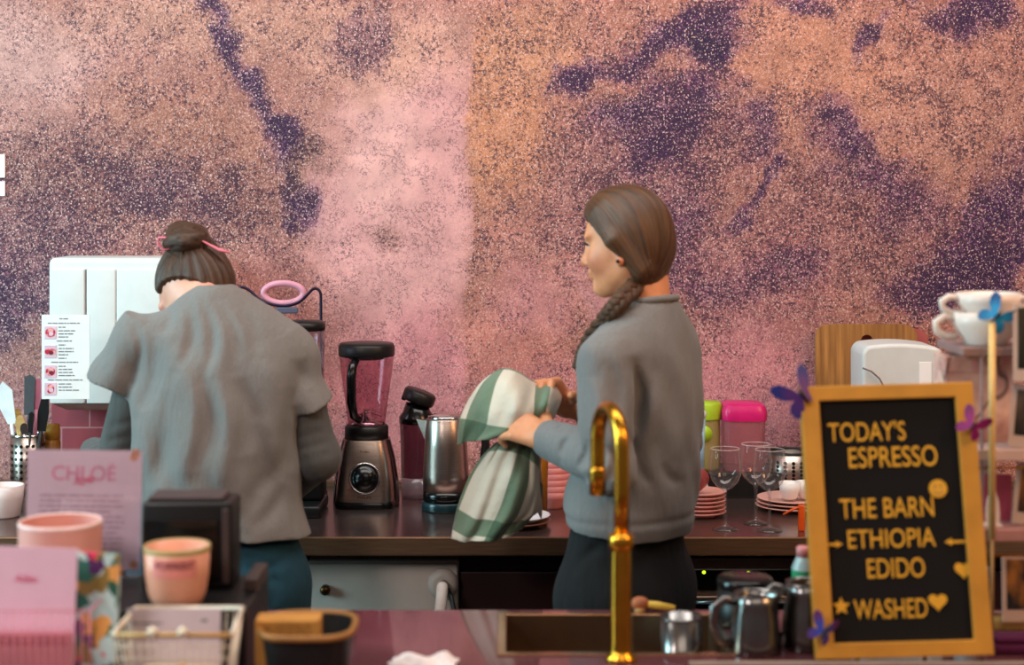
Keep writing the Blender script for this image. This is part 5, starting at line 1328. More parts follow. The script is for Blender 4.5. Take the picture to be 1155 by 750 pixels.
# ================================================================== letter board
def letter_board():
    A = at(920, 746, 2.87); D = at(1120, 741, 2.862); A.z = .9005
    up = (at(998.5, 438, 2.955) - at(1020, 745, 2.866)); Hh = up.length; up.normalize()
    rt = (at(1120, 742, 2.862) - at(920, 747, 2.868)); W = rt.length; rt = (rt - up * rt.dot(up)).normalized(); bk = up.cross(rt) * -1
    bk = rt.cross(up) * -1
    if bk.y < 0: bk = -bk
    O = at(1020, 744.5, 2.866); O.z = .9045 + .0055
    root = thing('letter_board', 'black felt letter board in a golden frame announcing the espresso of the day', 'sign', tuple(O))
    R = Matrix((( rt.x, bk.x, up.x, 0), (rt.y, bk.y, up.y, 0), (rt.z, bk.z, up.z, 0), (0, 0, 0, 1)))
    root.rotation_euler = R.to_euler()
    fw = .0315; ft = .0255; w2 = W / 2
    m_fr = mat('golden_frame', (204, 146, 54), .42, .0, .14, 14, coat=.2)
    mm = M()
    def mitre(p):  # four mitred bars
        return mm.add([V(x, y, z) for y in (-.010, .016) for x, z in p], [(0, 1, 2, 3), (7, 6, 5, 4), (0, 4, 5, 1), (1, 5, 6, 2), (2, 6, 7, 3), (3, 7, 4, 0)])
    mitre([(-w2, 0), (w2, 0), (w2 - fw, ft), (-w2 + fw, ft)]); mitre([(-w2, Hh), (-w2 + fw, Hh - ft), (w2 - fw, Hh - ft), (w2, Hh)])
    mitre([(-w2, 0), (-w2 + fw, ft), (-w2 + fw, Hh - ft), (-w2, Hh)]); mitre([(w2, 0), (w2, Hh), (w2 - fw, Hh - ft), (w2 - fw, ft)])
    o = build('frame', mm, m_fr, root); md = o.modifiers.new('b', 'BEVEL'); md.width = .002; md.segments = 2
    tb = NT('ribbed_felt'); sp = tb.n('ShaderNodeSeparateXYZ'); tb.l(tb.coord(), sp.inputs[0])
    wv = tb.math('ABSOLUTE', tb.math('SUBTRACT', tb.math('FRACT', tb.math('MULTIPLY', sp.outputs[2], 160)), .5))
    tb.l(tb.mix(tb.mapr(wv, 0, .5), lin((3, 3, 3)), lin((15, 14, 14))), tb.b.inputs['Base Color']); tb.set(Roughness=1.)
    mm = M(); mm.b2((-w2 + fw - .003, 0, ft - .003), (w2 - fw + .003, .010, Hh - ft + .003)); build('felt_panel', mm, tb.m, root)
    mm = M(); mm.b2((-w2 + .004, .0155, .004), (w2 - .004, .019, Hh - .004)); build('back_board', mm, m_wood, root)
    mm = M(); mm.tube([(-.05, .02, .25), (-.06, .11, .021)], .004, 8); mm.tube([(.05, .02, .25), (.06, .11, .021)], .004, 8); mm.tube([(-.06, .11, .021), (.06, .11, .021)], .004, 8); build('stand', mm, m_gold, root)
    Ri = R.inverted()
    def loc(px, py):
        d = Vector(((px - 577.5) / FPX, 1, -(py - 217) / FPX)); o_ = Vector((0, 0, EYE)); pl = O - bk * .002
        k = (pl - o_).dot(bk) / d.dot(bk); q = Ri.to_3x3() @ (o_ + d * k - O); return q
    m_let = mat('yellow_letters', (232, 176, 52), .45, var=.05)
    for s, x0, x1, y0, y1 in (("TODAY'S", 934, 1021, 475, 498), ('ESPRESSO', 957, 1057, 503, 527), ('THE BARN', 947, 1053, 561, 584), ('ETHIOPIA', 956, 1055, 596, 618), ('EDIDO', 978, 1043, 629, 652), ('WASHED', 963, 1046, 675, 698)):
        a = loc((x0 + x1) / 2, (y0 + y1) / 2); l_ = loc(x0, (y0 + y1) / 2); r_ = loc(x1, (y0 + y1) / 2); t_ = loc((x0 + x1) / 2, y0); b_ = loc((x0 + x1) / 2, y1)
        text('lettering', s, m_let, root, Matrix.Translation((a.x, -.0022, a.z)), w=(r_ - l_).length, h=(t_ - b_).length * .96, bold=.004)
    def sym(name, pts, px, py, s):
        a = loc(px, py); mm = M(); mm.poly([(x * s, z * s) for x, z in pts], .002, 0, Matrix.Translation((a.x, -.0025, a.z))); return build(name, mm, m_let, root)
    circ = [(math.cos(q), math.sin(q)) for q in np.linspace(0, 2 * PI, 28, endpoint=False)]
    heart = [(.062 * 16 * math.sin(q) ** 3, .062 * (13 * math.cos(q) - 5 * math.cos(2 * q) - 2 * math.cos(3 * q) - math.cos(4 * q)) + .15) for q in np.linspace(0, 2 * PI, 32, endpoint=False)]
    star = [((1 if k % 2 == 0 else .45) * math.sin(k * PI / 5), (1 if k % 2 == 0 else .45) * math.cos(k * PI / 5)) for k in range(10)]
    c = sym('smiley', circ, 1058, 551, .0155)
    a = loc(1058, 551); mm = M(); X = Matrix.Translation((a.x, -.0032, a.z))
    for ex in (-.005, .005): mm.add([V(ex + .0016 * math.cos(q), 0, .004 + .0022 * math.sin(q)) for q in np.linspace(0, 2 * PI, 10, endpoint=False)], [tuple(range(10))], 0, False, X)
    mm.tube([V(.0085 * math.sin(q), 0, -.0085 * math.cos(q)) for q in np.linspace(-1.1, 1.1, 9)], .0007, 6, 0, X); build('smile', mm, m_ink, c)
    sym('heart', heart, 1087, 644, .0155); sym('heart', heart, 1058, 680, .0160); sym('star', star, 949, 684, .0155)
    arr = [(-1, -.12), (.35, -.12), (.35, -.32), (1, 0), (.35, .32), (.35, .12), (-1, .12)]
    sym('arrow', arr, 939, 614, .018); sym('arrow', [(-x, z) for x, z in arr][::-1], 1078, 611, .019)
letter_board()

# ================================================================== butterflies
def butterfly(label, p, s, rot, c1, c2, open_=.5):
    t = thing('butterfly', label, 'butterfly', tuple(p)); t.rotation_euler = rot
    m1 = NT('wing_paint'); co = m1.coord(); sp = m1.n('ShaderNodeVectorMath', operation='LENGTH'); m1.l(co, sp.inputs[0])
    n = m1.noise(co, 2.2 / s, 3); f = m1.math('ADD', m1.math('MULTIPLY', sp.outputs['Value'], .7 / s), m1.math('MULTIPLY', n, .5))
    m1.l(m1.mix(m1.mapr(f, .55, .95), lin(c1), lin(c2)), m1.b.inputs['Base Color']); m1.set(Roughness=.5)
    up = [(0, .0), (.06, .12), (.25, .55), (.55, .92), (.85, 1.0), (1.0, .85), (.95, .55), (.75, .25), (.45, .05), (.1, -.02)]
    lo = [(0, 0), (.35, .04), (.65, -.05), (.82, -.28), (.78, -.58), (.6, -.72), (.4, -.62), (.25, -.45), (.08, -.15)]
    for q in (-1, 1):
        X = Matrix.Rotation(q * open_, 4, 'Z')
        mm = M(); mm.poly([(q * x * s, z * s) for x, z in up], .0008, 0, X); mm.poly([(q * x * s, z * s) for x, z in lo], .0008, 0, X); build('wing', mm, m1.m, t)
    mm = M(); mm.tube([(0, -.001, -.45 * s), (0, -.002, -.1 * s), (0, -.002, .2 * s), (0, -.001, .32 * s)], [.03 * s, .07 * s, .08 * s, .05 * s], 8)
    mm.tube([(0, -.001, .3 * s), (.12 * s, -.004, .6 * s)], .012 * s, 5); mm.tube([(0, -.001, .3 * s), (-.12 * s, -.004, .6 * s)], .012 * s, 5); build('body', mm, m_black, t)
butterfly('purple butterfly clipped on the top left corner of the letter board', at(906, 447, 2.935), .044, (-.1, -.62, .25), (96, 52, 122), (44, 52, 130), .45)
butterfly('magenta butterfly clipped on the right frame of the letter board', at(1097, 481, 2.905), .030, (0, .6, -.1), (150, 24, 112), (120, 16, 92), .45)
butterfly('small blue and purple butterfly on the lower left frame of the letter board', at(929, 713, 2.846), .029, (0, .5, .2), (44, 62, 160), (88, 30, 100), .5)
butterfly('bright blue butterfly on top of the thin golden stick', at(1124, 357, 2.985), .034, (0, .75, -.2), (30, 150, 206), (12, 84, 140), .35)
a = at(1119, 372, 2.99); b = at(1119.5, 722, 2.99)
t = thing('plant_stick', 'thin golden stick carrying the blue butterfly in front of the shelf rack', 'stick', (a.x, 2.99, .9))
mm = M(); mm.tube([(0, 0, 0), (0, 0, a.z - .9 - .36)], .003, 10); build('lower_stick', mm, mat('tan_stick', (170, 130, 78), .5), t)
mm = M(); mm.tube([(0, 0, a.z - .9 - .37), (0, 0, a.z - .9 + .012)], .0062, 12); build('upper_stick', mm, mat('cream_gold', (226, 190, 120), .4), t)

# ================================================================== shelf rack at the right edge
SY0, SY1 = 3.00, 3.185
x0 = at(1086, 0, SY0).x; x1 = 1.22
t = thing('shelf_rack', 'three tier display rack beside the letter board at the right edge', 'shelf', ((x0 + x1) / 2, (SY0 + SY1) / 2, .9))
wd = (x1 - x0) / 2; dd = (SY1 - SY0) / 2
m_sh1 = mat('rosy_white_board', (222, 196, 190), .5, var=.06); m_sh2 = mat('pink_board', (188, 142, 140), .5); m_sh3 = mat('taupe_board', (150, 120, 116), .5)
SZ = {}
for nm, pt, pb, m in (('top', 392, 402, m_sh3), ('mid', 507, 520, m_sh1), ('low', 597, 611, m_sh2)):
    zt, zb_ = at(0, pt, SY0).z - .9, at(0, pb, SY0).z - .9; SZ[nm] = zt + .9
    mm = M(); mm.b2((-wd, -dd, zb_), (wd, dd, zt), .002); build('shelf_board', mm, m, t)
mm = M(); mm.b2((-wd, -dd, 0), (wd, dd, .008), .002); build('base_board', mm, m_sh3, t); SZ['base'] = .908
for sx_ in (at(1108, 0, SY0).x - (x0 + x1) / 2, wd - .004):
    for sy_ in (-dd + .004, dd - .004):
        mm = M(); mm.tube([(sx_, sy_, .008), (sx_, sy_, SZ['top'] - .905)], .003, 8); build('post', mm, m_sh3, t)
for k_, zz in enumerate((528, 627)):
    z = at(0, zz, SY0).z - .9; mm = M(); mm.tube([(-wd + .004, -dd + .004, z), (wd - .004, -dd + .004, z)], .0022, 8); build('rail', mm, m_gold, t)
# stacked mugs on top
def shelf_cup(px, py_base, label, Y=3.06, r=.054, h=.052, z=None):
    q = at(px, py_base, Y)
    return mug('mug', label, (q.x, Y, z), r, h, m_cupw, PI * 1.02, cat='mug', taper=.62)
m_cupw = mat('cream_ceramic', (236, 222, 212), .3, var=.04)
zt = SZ['top']
cA = shelf_cup(1112, 0, 'lower cream mug of the stack on the top shelf', z=zt, r=.062, h=.060); 
cB = shelf_cup(1115, 0, 'upper cream mug of the stack on the top shelf', z=zt + .046, r=.058, h=.048)
cC = shelf_cup(1192, 0, 'cream mug on the top shelf at the very edge of the picture', z=zt, r=.055, h=.10)
# floral box under the top shelf
tf = NT('floral_print'); co = tf.coord(); n1 = tf.noise(co, 22, 3); vz = tf.n('ShaderNodeTexVoronoi'); vz.inputs['Scale'].default_value = 26; tf.l(co, vz.inputs['Vector'])
c = tf.mix(tf.mapr(n1, .35, .65), lin((246, 206, 186)), lin((206, 150, 136))); c = tf.mix(tf.mapr(vz.outputs['Distance'], .15, .42, 1, 0), c, lin((214, 150, 148)))
ck = tf.math('ABSOLUTE', tf.math('SUBTRACT', tf.noise(tf.scalev(co, (1, 1, .6)), 12, 1), .5)); c = tf.mix(tf.mapr(ck, .004, .022, .8, 0), c, lin((70, 44, 44)))
tf.l(c, tf.b.inputs['Base Color']); tf.set(Roughness=.6)
a = at(1064, 402, 3.1); b = at(1141, 506, 3.1)
t = thing('floral_box', 'brown and pink floral patterned box on the middle shelf', 'box', ((a.x + b.x) / 2, 3.115, SZ['mid']))
mm = M(); mm.b2((-(b.x - a.x) / 2, -.03, 0), ((b.x - a.x) / 2, .05, .155), .002); build('carton', mm, tf.m, t)
mm = M(); mm.b2((-(b.x - a.x) / 2 - .001, -.032, .128), ((b.x - a.x) / 2 + .001, .052, .158), .002); build('lid', mm, tf.m, t)
def photo_card(label, px0, py0, px1, py1, Y, z0, c1, c2, border, lean=.08, roll=0., foot=None):
    a = at(px0, py0, Y); b = at(px1, py1, Y); W = b.x - a.x; Hh = a.z - b.z
    t = thing('photo_card', label, 'photo', ((a.x + b.x) / 2, Y, z0 if z0 else b.z)); t.rotation_euler = (-lean, roll, 0)
    mm = M(); mm.b2((-W / 2, 0, 0), (W / 2, .003, Hh), .0005); build('card', mm, mat('card_white', border, .6, var=.03), t)
    mp = NT('photo_print'); n = mp.noise(mp.scalev(mp.coord(), (1, 1, .6)), 28, 3); mp.l(mp.mix(mp.mapr(n, .38, .62), lin(c1), lin(c2)), mp.b.inputs['Base Color']); mp.set(Roughness=.3)
    mm = M(); mm.b2((-W / 2 + .008, -.0008, .022), (W / 2 - .008, .0, Hh - .008)); build('picture', mm, mp.m, t); return t
photo_card('dark framed photo card hanging at the top of the rack at the right edge', 1143, 342, 1195, 430, 2.985, None, (34, 40, 30), (70, 66, 52), (216, 200, 190), 0.)
photo_card('grey striped photo card standing on the middle shelf at the right edge', 1137, 438, 1195, 508, 2.996 + .01, SZ['mid'], (44, 40, 36), (96, 84, 74), (214, 196, 188), .05, .10)
# middle tier: pink card, white pointed board, tilted frame
a = at(1102, 532, 3.10); b = at(1128, 597, 3.10)
t = thing('white_box', 'plain white box at the back of the lower shelf', 'box', (at(1096, 0, 3.12).x, 3.14, SZ['low']))
mm = M(); mm.b2((-.04, -.02, 0), (.045, .03, .105), .002); build('carton', mm, m_paper, t)
mm = M(); mm.b2((-.041, -.021, .09), (.046, .031, .107), .002); build('lid', mm, m_paper, t)
t = thing('pink_card', 'deep pink card standing behind the white surfboard shape', 'card', (at(1126, 0, 3.07).x, 3.075, SZ['low'])); t.rotation_euler = (-.06, .05, 0)
mm = M(); mm.b2((-.026, 0, 0), (.024, .003, .085), .0005); build('card', mm, mat('deep_pink', (206, 92, 116), .5), t)
t = thing('surfboard_ornament', 'small white surfboard shaped ornament on the lower shelf', 'ornament', (at(1120, 0, 3.03).x, 3.03, SZ['low']))
mm = M(); mm.poly([(-.0115, 0), (.0115, 0), (.0125, .02), (.0105, .045), (.005, .062), (0, .068), (-.005, .062), (-.0105, .045), (-.0125, .02)], .004); build('board', mm, mat('ornament_white', (236, 226, 220), .4), t)
mm = M(); mm.b2((-.016, -.006, 0), (.016, .012, .004), .001); build('foot', mm, mat('ornament_white', (236, 226, 220), .4), t)
photo_card('dark brown photo card leaning on the lower shelf at the right edge', 1141, 528, 1196, 597, 3.03, SZ['low'], (58, 40, 26), (150, 96, 40), (196, 176, 164), .06, .12)
# bottom tier
photo_card('dark photo card with orange patch standing on the rack base', 1131, 631, 1195, 706, 3.02, SZ['base'] + .022, (30, 34, 36), (170, 112, 50), (206, 180, 168), .05)
t = thing('bread_wrap', 'mustard and cream wrapped packet on the rack base', 'packet', (at(1128, 0, 3.04).x + .012, 3.06, SZ['base']))
mm = M(); mm.b2((-.036, -.02, 0), (.036, .03, .022), .006, seg=3); build('packet', mm, mat('mustard_wrap', (206, 164, 92), .6, var=.25, scale=40), t)
t = thing('purple_cloth', 'folded dark purple cloth at the foot of the rack', 'cloth', (at(1150, 0, 2.93).x, 2.93, .9))
mm = M(); mm.b2((-.05, -.02, 0), (.07, .03, .018), .006, seg=3); build('fold', mm, mat('purple_cloth', (84, 18, 66), .9, bump=.5, bscale=60), t)
mm = M(); mm.b2((-.046, -.017, .018), (.068, .028, .030), .005, seg=3); build('fold', mm, mat('purple_cloth', (84, 18, 66), .9, bump=.5, bscale=60), t)
t = thing('white_mug', 'white mug half hidden on the rack base behind the board', 'mug', (at(1114, 0, 3.06).x - .022, 3.09, SZ['base']))
mm = M(); mm.lathe([(0, 0), (.026, 0), (.030, .01), (.032, .105), (.029, .105), (.027, .012), (0, .008)], n=32); build('cup', mm, m_wc, t)

# ================================================================== jugs by the sink
def milk_jug(label, px, Y, r, h, ang, m=None):
    m = m or m_steel2; x = at(px, 0, Y).x
    t = thing('milk_jug', label, 'milk jug', (x, Y, .9), ang)
    n = 40; prof = [(r, 0), (r * 1.02, .004), (r * 1.0, h * .25), (r * .90, h * .6), (r * .80, h * .82), (r * .84, h)]
    vs = []; fs = []
    for i, (rr_, z) in enumerate(prof + [(q[0] - .0015, q[1] + .0 if j else q[1]) for j, q in enumerate(prof[::-1])]):
        for k in range(n):
            a_ = 2 * PI * k / n; lip = max(0, math.cos(a_)) ** 14 * max(0, (z / h - .6) / .4) * .016
            vs.append(V((rr_ + lip) * math.cos(a_), (rr_ + lip * .2) * math.sin(a_), z + lip * .5))
    mtot = len(prof) * 2
    for i in range(mtot - 1):
        for k in range(n):
            k2 = (k + 1) % n; fs.append((i * n + k, i * n + k2, (i + 1) * n + k2, (i + 1) * n + k))
    fs.append(tuple(range(n))[::-1]); mm = M(); mm.add(vs, fs, 0, True); build('jug', mm, m, t)
    mm = M(); mm.tube([(-r * .80, 0, h * .86), (-r * 1.25, 0, h * .9), (-r * 1.65, 0, h * .78), (-r * 1.68, 0, h * .45), (-r * 1.4, 0, h * .2), (-r * .98, 0, h * .14)], .0045, 10, flat=1.8); build('handle', mm, m, t); return t
m_jug = mat('jug_steel', (128, 126, 124), .22, 1., .08)
milk_jug('steel milk jug with its handle to the left beside the sink', 852, 2.935, .044, .102, .12, m_jug)
milk_jug('taller steel milk jug half hidden by the letter board', 911, 2.965, .046, .115, -.2, m_jug)
x = at(840, 0, 3.12).x
t = thing('knock_box', 'black round canister behind the steel milk jugs', 'canister', (x, 3.12, .9))
mm = M(); mm.lathe([(0, 0), (.05, 0), (.052, .004), (.050, .070)], n=36); build('canister', mm, m_black, t)
mm = M(); mm.lathe([(.050, .069), (.052, .072), (.052, .084), (.047, .089), (0, .089)], n=36); build('lid', mm, m_blackg, t)
x = at(906, 0, 3.13).x
t = thing('syrup_bottle', 'small bottle with green label and pink cap behind the jugs', 'bottle', (x, 3.13, .9))
mm = M(); mm.lathe([(0, 0), (.020, 0), (.021, .004), (.021, .105), (.013, .122), (.011, .128)], n=28); build('bottle', mm, mat('bottle_clear', (190, 214, 214), .12, trans=.3), t)
mm = M(); mm.lathe([(.0216, .055), (.0216, .100)], n=28, cap=(False, False)); build('paper_label', mm, mat('green_label', (36, 140, 92), .5, var=.35, scale=60), t)
mm = M(); mm.lathe([(.013, .124), (.013, .14), (.010, .143), (0, .143)], n=24); build('cap', mm, mat('pink_cap', (206, 130, 130), .4), t)
x = at(768, 0, 3.03).x
t = thing('steel_tumbler', 'steel tumbler standing inside the sink', 'tumbler', (x, 3.03, .772))
mm = M(); mm.lathe([(0, 0), (.032, 0), (.034, .005), (.038, .165), (.036, .165), (.031, .008), (0, .006)], n=36); build('cup', mm, m_jug, t)
mm = M(); mm.lathe([(.038, .162), (.0395, .165), (.038, .168), (.036, .166)], n=36, cap=(False, False)); build('rim', mm, m_jug, t)
# brush on the far edge of the sink
p0 = at(722, 674, 3.205); p1 = at(762, 689, 3.205)
t = thing('scrub_brush', 'wooden scrub brush with yellow handle lying behind the faucet', 'brush', (p0.x, 3.208, .9))
mm = M(); mm.tube([(.012, 0, .016), (.032, 0, .014), (.066, .0, .008)], [.007, .0075, .006], 12); build('handle', mm, mat('yellow_handle', (214, 176, 70), .4), t)
mm = M(); mm.ball((0, 0, .017), (.018, .013, .014), seg=18); build('head', mm, mat('brush_wood', (166, 92, 52), .5), t)
mm = M(); mm.lathe([(0, 0), (.010, 0), (.012, .01), (.008, .014)], n=16); build('bristles', mm, m_wood2, t)
# white cloth at the near edge
t = thing('dish_cloth', 'crumpled white dish cloth at the near edge of the front counter', 'cloth', (at(478, 0, 2.86).x, 2.845, .9))
G = M(); nu, nv = 40, 24; vs = []
for j in range(nv):
    for i in range(nu):
        u_, v_ = i / (nu - 1.), j / (nv - 1.)
        e = min(u_, 1 - u_, v_, 1 - v_) * 6; e = min(1, e)
        vs.append(V((u_ - .5) * .112 + .004 * math.sin(v_ * 9), (v_ - .5) * .075 + .003 * math.sin(u_ * 11), .002 + e * (.009 + .004 * math.sin(u_ * 13 + v_ * 5) + .003 * math.sin(v_ * 17 - u_ * 6))))
G.add(vs, [(j * nu + i, j * nu + i + 1, (j + 1) * nu + i + 1, (j + 1) * nu + i) for j in range(nv - 1) for i in range(nu - 1)], 0, True)
o = build('cloth', G, mat('white_cotton', (232, 226, 226), .9, bump=.4), t); md = o.modifiers.new('s', 'SOLIDIFY'); md.thickness = .002; md.offset = 1
# ================================================================== things at the left of the front counter
t = thing('cash_drawer', 'low black cash drawer at the left of the front counter', 'cash drawer', (-.64, 2.765, .9003))
DZ = 1.044; hh = DZ - .9
mm = M(); mm.b2((-.215, -.125, 0), (.222, .125, hh), .004); build('housing', mm, m_black, t)
mm = M(); mm.b2((-.205, -.130, .02), (.212, -.1255, .10), .002); d = build('drawer', mm, m_blackg, t)
mm = M(); mm.lathe([(.008, 0), (.008, .004), (0, .004)], n=16, xf=Matrix.Translation((0, -.1305, .06)) @ Matrix.Rotation(PI / 2, 4, 'X')); build('lock', mm, m_steel2, d)
mm = M(); mm.b2((.20, .0, hh), (.222, .12, hh + .022), .003); build('side_rail', mm, mat('warm_dark_grey', (66, 54, 52), .6), t)
# receipt printer
a = at(160, 566, 2.79); b = at(262, 645, 2.79)
t = thing('receipt_printer', 'black box shaped receipt printer on the cash drawer behind the pink cup', 'printer', ((a.x + b.x) / 2, 2.805, DZ))
W = (b.x - a.x) / 2; Hh = a.z - DZ
mm = M(); mm.b2((-W, -.02, 0), (W, .075, Hh), .006, seg=3); build('housing', mm, m_black, t)
mm = M(); mm.b2((-W + .006, -.024, .014), (W - .022, -.0195, Hh - .028), .002); build('front_cover', mm, m_blackg, t)
mm = M(); mm.b2((-W + .01, -.01, Hh), (W - .016, .06, Hh + .008), .003); build('lid', mm, mat('grey_lid', (70, 58, 58), .45), t)
mm = M(); mm.b2((W - .016, -.024, .01), (W - .004, -.0195, Hh - .01), .002); build('side_trim', mm, mat('grey_lid', (70, 58, 58), .45), t)
# information sheet in a clear stand
Y = 2.872; a = at(28, 509, Y); b = at(157, 655, Y)
t = thing('menu_stand', 'clear stand with the pink printed information sheet at the left', 'sign', ((a.x + b.x) / 2, Y, DZ)); t.rotation_euler = (-.05, .012, 0)
W = (b.x - a.x) / 2; Hh = a.z - DZ
mm = M(); mm.b2((-W, 0, .012), (W, .0015, Hh)); build('paper_sheet', mm, mat('lilac_paper', (236, 220, 232), .7, var=.04), t)
mm = M(); mm.b2((-W - .003, -.003, .003), (W + .003, -.0012, Hh + .004)); mm.b2((-W - .003, -.02, 0), (W + .003, .026, .003)); build('clear_cover', mm, thin('acrylic', (250, 246, 248), .04, (240, 230, 236), edge=.3), t)
m_pkt = mat('hot_pink_print', (234, 132, 170), .6); m_pkt2 = mat('pink_script', (226, 66, 120), .6)
def lx(px): return -W + (px - 28) / 129. * 2 * W
def lz(py): return Hh - (py - 509) / 146. * (Hh - .0)
text('lettering', 'CHLOÉ', m_pkt, t, Matrix.Translation((lx(92), -.0002, lz(533))), w=lx(127) - lx(55), h=.031)
text('lettering', 'Style', m_pkt2, t, Matrix.Translation((lx(92), -.0006, lz(544))) @ Matrix.Rotation(-.12, 4, 'Y'), w=.036, h=.017, shear=.4, bold=.01)
mm = M(); rr = random.Random(5)
for k in range(15):
    dash(mm, lx(41 + rr.uniform(0, 3)), lx(140 - rr.uniform(0, 18 if k % 4 == 3 else 4)), lz(561 + k * 6.1), .0032, -.0004, rr)
build('printed_lines', mm, mat('lilac_ink', (186, 160, 182), .7), t)
mm = M()
for (px, py) in ((150, 511), (148, 516), (150, 640)):
    mm.add([V(lx(px) + .007 * math.cos(q), -.0003, lz(py) + .007 * math.sin(q)) for q in np.linspace(0, 2 * PI, 14, endpoint=False)], [tuple(range(14))])
build('corner_flowers', mm, mat('apricot_print', (232, 164, 120), .6, var=.3, scale=60), t)
# round pink tin
x = at(71, 0, 2.76).x; r = .0665
t = thing('round_tin', 'round pink open tin behind the pink card', 'tin', (x, 2.745, DZ))
h1 = at(0, 594, 2.70).z - DZ
mm = M(); mm.lathe([(0, 0), (r, 0), (r, h1), (r - .004, h1), (r - .004, .004), (0, .004)], n=48); autosmooth(build('tin', mm, mat('salmon_pink', (222, 158, 146), .45, var=.04), t))
mm = M(); mm.lathe([(r - .004, h1 - .002), (r - .001, h1 + .002), (r + .001, h1 - .001), (r + .0005, h1 - .004)], n=48, cap=(False, False)); build('rim', mm, mat('blush_rim', (240, 206, 200), .35), t)
# pink cup with printed band
x = at(199, 0, 2.68).x
t = thing('cup', 'pink tapered cup with dark lettering in front of the receipt printer', 'cup', (x, 2.685, DZ))
r = .0525; hc = at(0, 622, 2.64).z - DZ
m_pc = mat('peach_ceramic', (226, 160, 132), .35, var=.04)
prof = [(0, 0), (r * .66, 0), (r * .78, .006), (r * .88, .022), (r * .96, .05), (r, hc), (r - .004, hc), (r * .91, .05), (r * .8, .022), (r * .6, .01), (0, .008)]
mm = M(); mm.lathe(prof, n=48); build('vessel', mm, m_pc, t)
mm = M(); mm.lathe([(r - .003, hc - .001), (r - .0005, hc + .0018), (r + .0008, hc - .001), (r + .0005, hc - .007)], n=48, cap=(False, False)); build('rim', mm, mat('olive_rim', (170, 150, 96), .4), t)
# wrap-around label with bent lettering
mm = M(); vs = []; fs = []
for i in range(17):
    a_ = -PI / 2 - .62 + 1.45 * i / 16.
    for z in (hc - .042, hc - .012):
        rr_ = r * np.interp(z, [.022, .05, hc], [.88, .96, 1.]) + .0006; vs.append(V(rr_ * math.cos(a_), rr_ * math.sin(a_), z))
for i in range(16): fs.append((2 * i, 2 * i + 2, 2 * i + 3, 2 * i + 1))
mm.add(vs, fs, 0, True); build('band', mm, mat('pink_band', (232, 146, 136), .5), t)
o = text('lettering', 'FORREST', mat('plum_print', (112, 44, 66), .6), t, Matrix(), w=.062, h=.0105, bold=.008)
for v in o.data.vertices:
    z = hc - .019 + v.co.z - .003; rr_ = r * float(np.interp(z, [.022, .05, hc], [.88, .96, 1.])) + .0016; a_ = -PI / 2 + .12 + v.co.x / r
    v.co = V(rr_ * math.cos(a_), rr_ * math.sin(a_), z)
# wire card rack at the near left
def bar_grid(mm, x0, x1, z0, z1, y, nx, nz, r=.0011):
    for i in range(nx + 1): x_ = x0 + (x1 - x0) * i / nx; mm.tube([(x_, y, z0), (x_, y, z1)], r, 6)
    for j in range(nz + 1): z_ = z0 + (z1 - z0) * j / nz; mm.tube([(x0, y, z_), (x1, y, z_)], r, 6)
Y = 2.47; x0 = at(-45, 0, Y).x; x1 = at(101, 0, Y).x; zt = at(0, 689, Y).z
t = thing('card_rack', 'rose wire rack holding cards at the near left corner', 'rack', ((x0 + x1) / 2, Y + .045, .9))
wd = (x1 - x0) / 2; m_rw = mat('rose_wire', (214, 128, 150), .4, .3)
mm = M(); bar_grid(mm, -wd, wd, .004, zt - .9, -.045, 17, 2); build('front_grid', mm, m_rw, t)
mm = M(); bar_grid(mm, -wd, wd, .004, zt - .9, .065, 17, 2); build('back_grid', mm, m_rw, t)
mm = M()
for s_ in (-wd, wd):
    for z_ in (.004, zt - .9): mm.tube([(s_, -.045, z_), (s_, .065, z_)], .0016, 6)
mm.b2((-wd, -.045, .002), (wd, .065, .004)); build('base', mm, m_rw, t)
Y = 2.50; a = at(-40, 618, Y); b = at(79, 712, Y); W = (b.x - a.x) / 2; zb = .905
t = thing('greeting_card', 'pale pink card with pink handwriting in the wire rack', 'card', ((a.x + b.x) / 2, Y, zb)); t.rotation_euler = (-.03, .035, 0)
Hh = a.z - zb
mm = M(); mm.b2((-W, 0, 0), (W, .0015, Hh), .0004); build('card', mm, mat('baby_pink', (242, 202, 224), .7, var=.03), t)
qx = at(22, 653, Y) - V((a.x + b.x) / 2, 0, zb); text('handwriting', 'Adieu', m_pkt2, t, Matrix.Translation((qx.x, -.0004, qx.z)), w=.036, h=.012, shear=.4)
x = at(52, 0, 2.545).x
t = thing('gift_box', 'long dusty pink box standing low in the wire rack', 'box', (x - .015, 2.483, .905))
mm = M(); mm.b2((-.062, -.006, 0), (.068, .006, at(0, 716, 2.477).z - .905), .002); build('carton', mm, mat('dusty_rose_box', (206, 132, 140), .6), t)
mm = M(); mm.b2((-.063, -.0072, at(0, 728, 2.477).z - .905), (.069, .0072, at(0, 714, 2.477).z - .905), .002); build('lid', mm, mat('rose_box_lid', (186, 106, 116), .6), t)
# floral notebook
Y = 2.535; a = at(70, 626, Y); b = at(127, 750, Y); W = (b.x - a.x) / 2; zb = .905; Hh = a.z - zb
tf = NT('botanical_print'); co = tf.coord()
vor = tf.n('ShaderNodeTexVoronoi'); vor.inputs['Scale'].default_value = 48; vor.inputs['Randomness'].default_value = 1.
nz = tf.n('ShaderNodeTexNoise'); nz.inputs['Scale'].default_value = 30; tf.l(co, nz.inputs['Vector'])
tf.l(tf.mix(.04, co, nz.outputs['Color']), vor.inputs['Vector'])
cr = tf.n('ShaderNodeValToRGB'); cr.color_ramp.interpolation = 'CONSTANT'; e = cr.color_ramp.elements
cols = ((0, (196, 226, 224)), (.26, (46, 112, 96)), (.42, (150, 128, 66)), (.54, (190, 222, 226)), (.66, (226, 52, 96)), (.76, (238, 172, 92)), (.86, (84, 40, 96)), (.93, (40, 96, 76)))
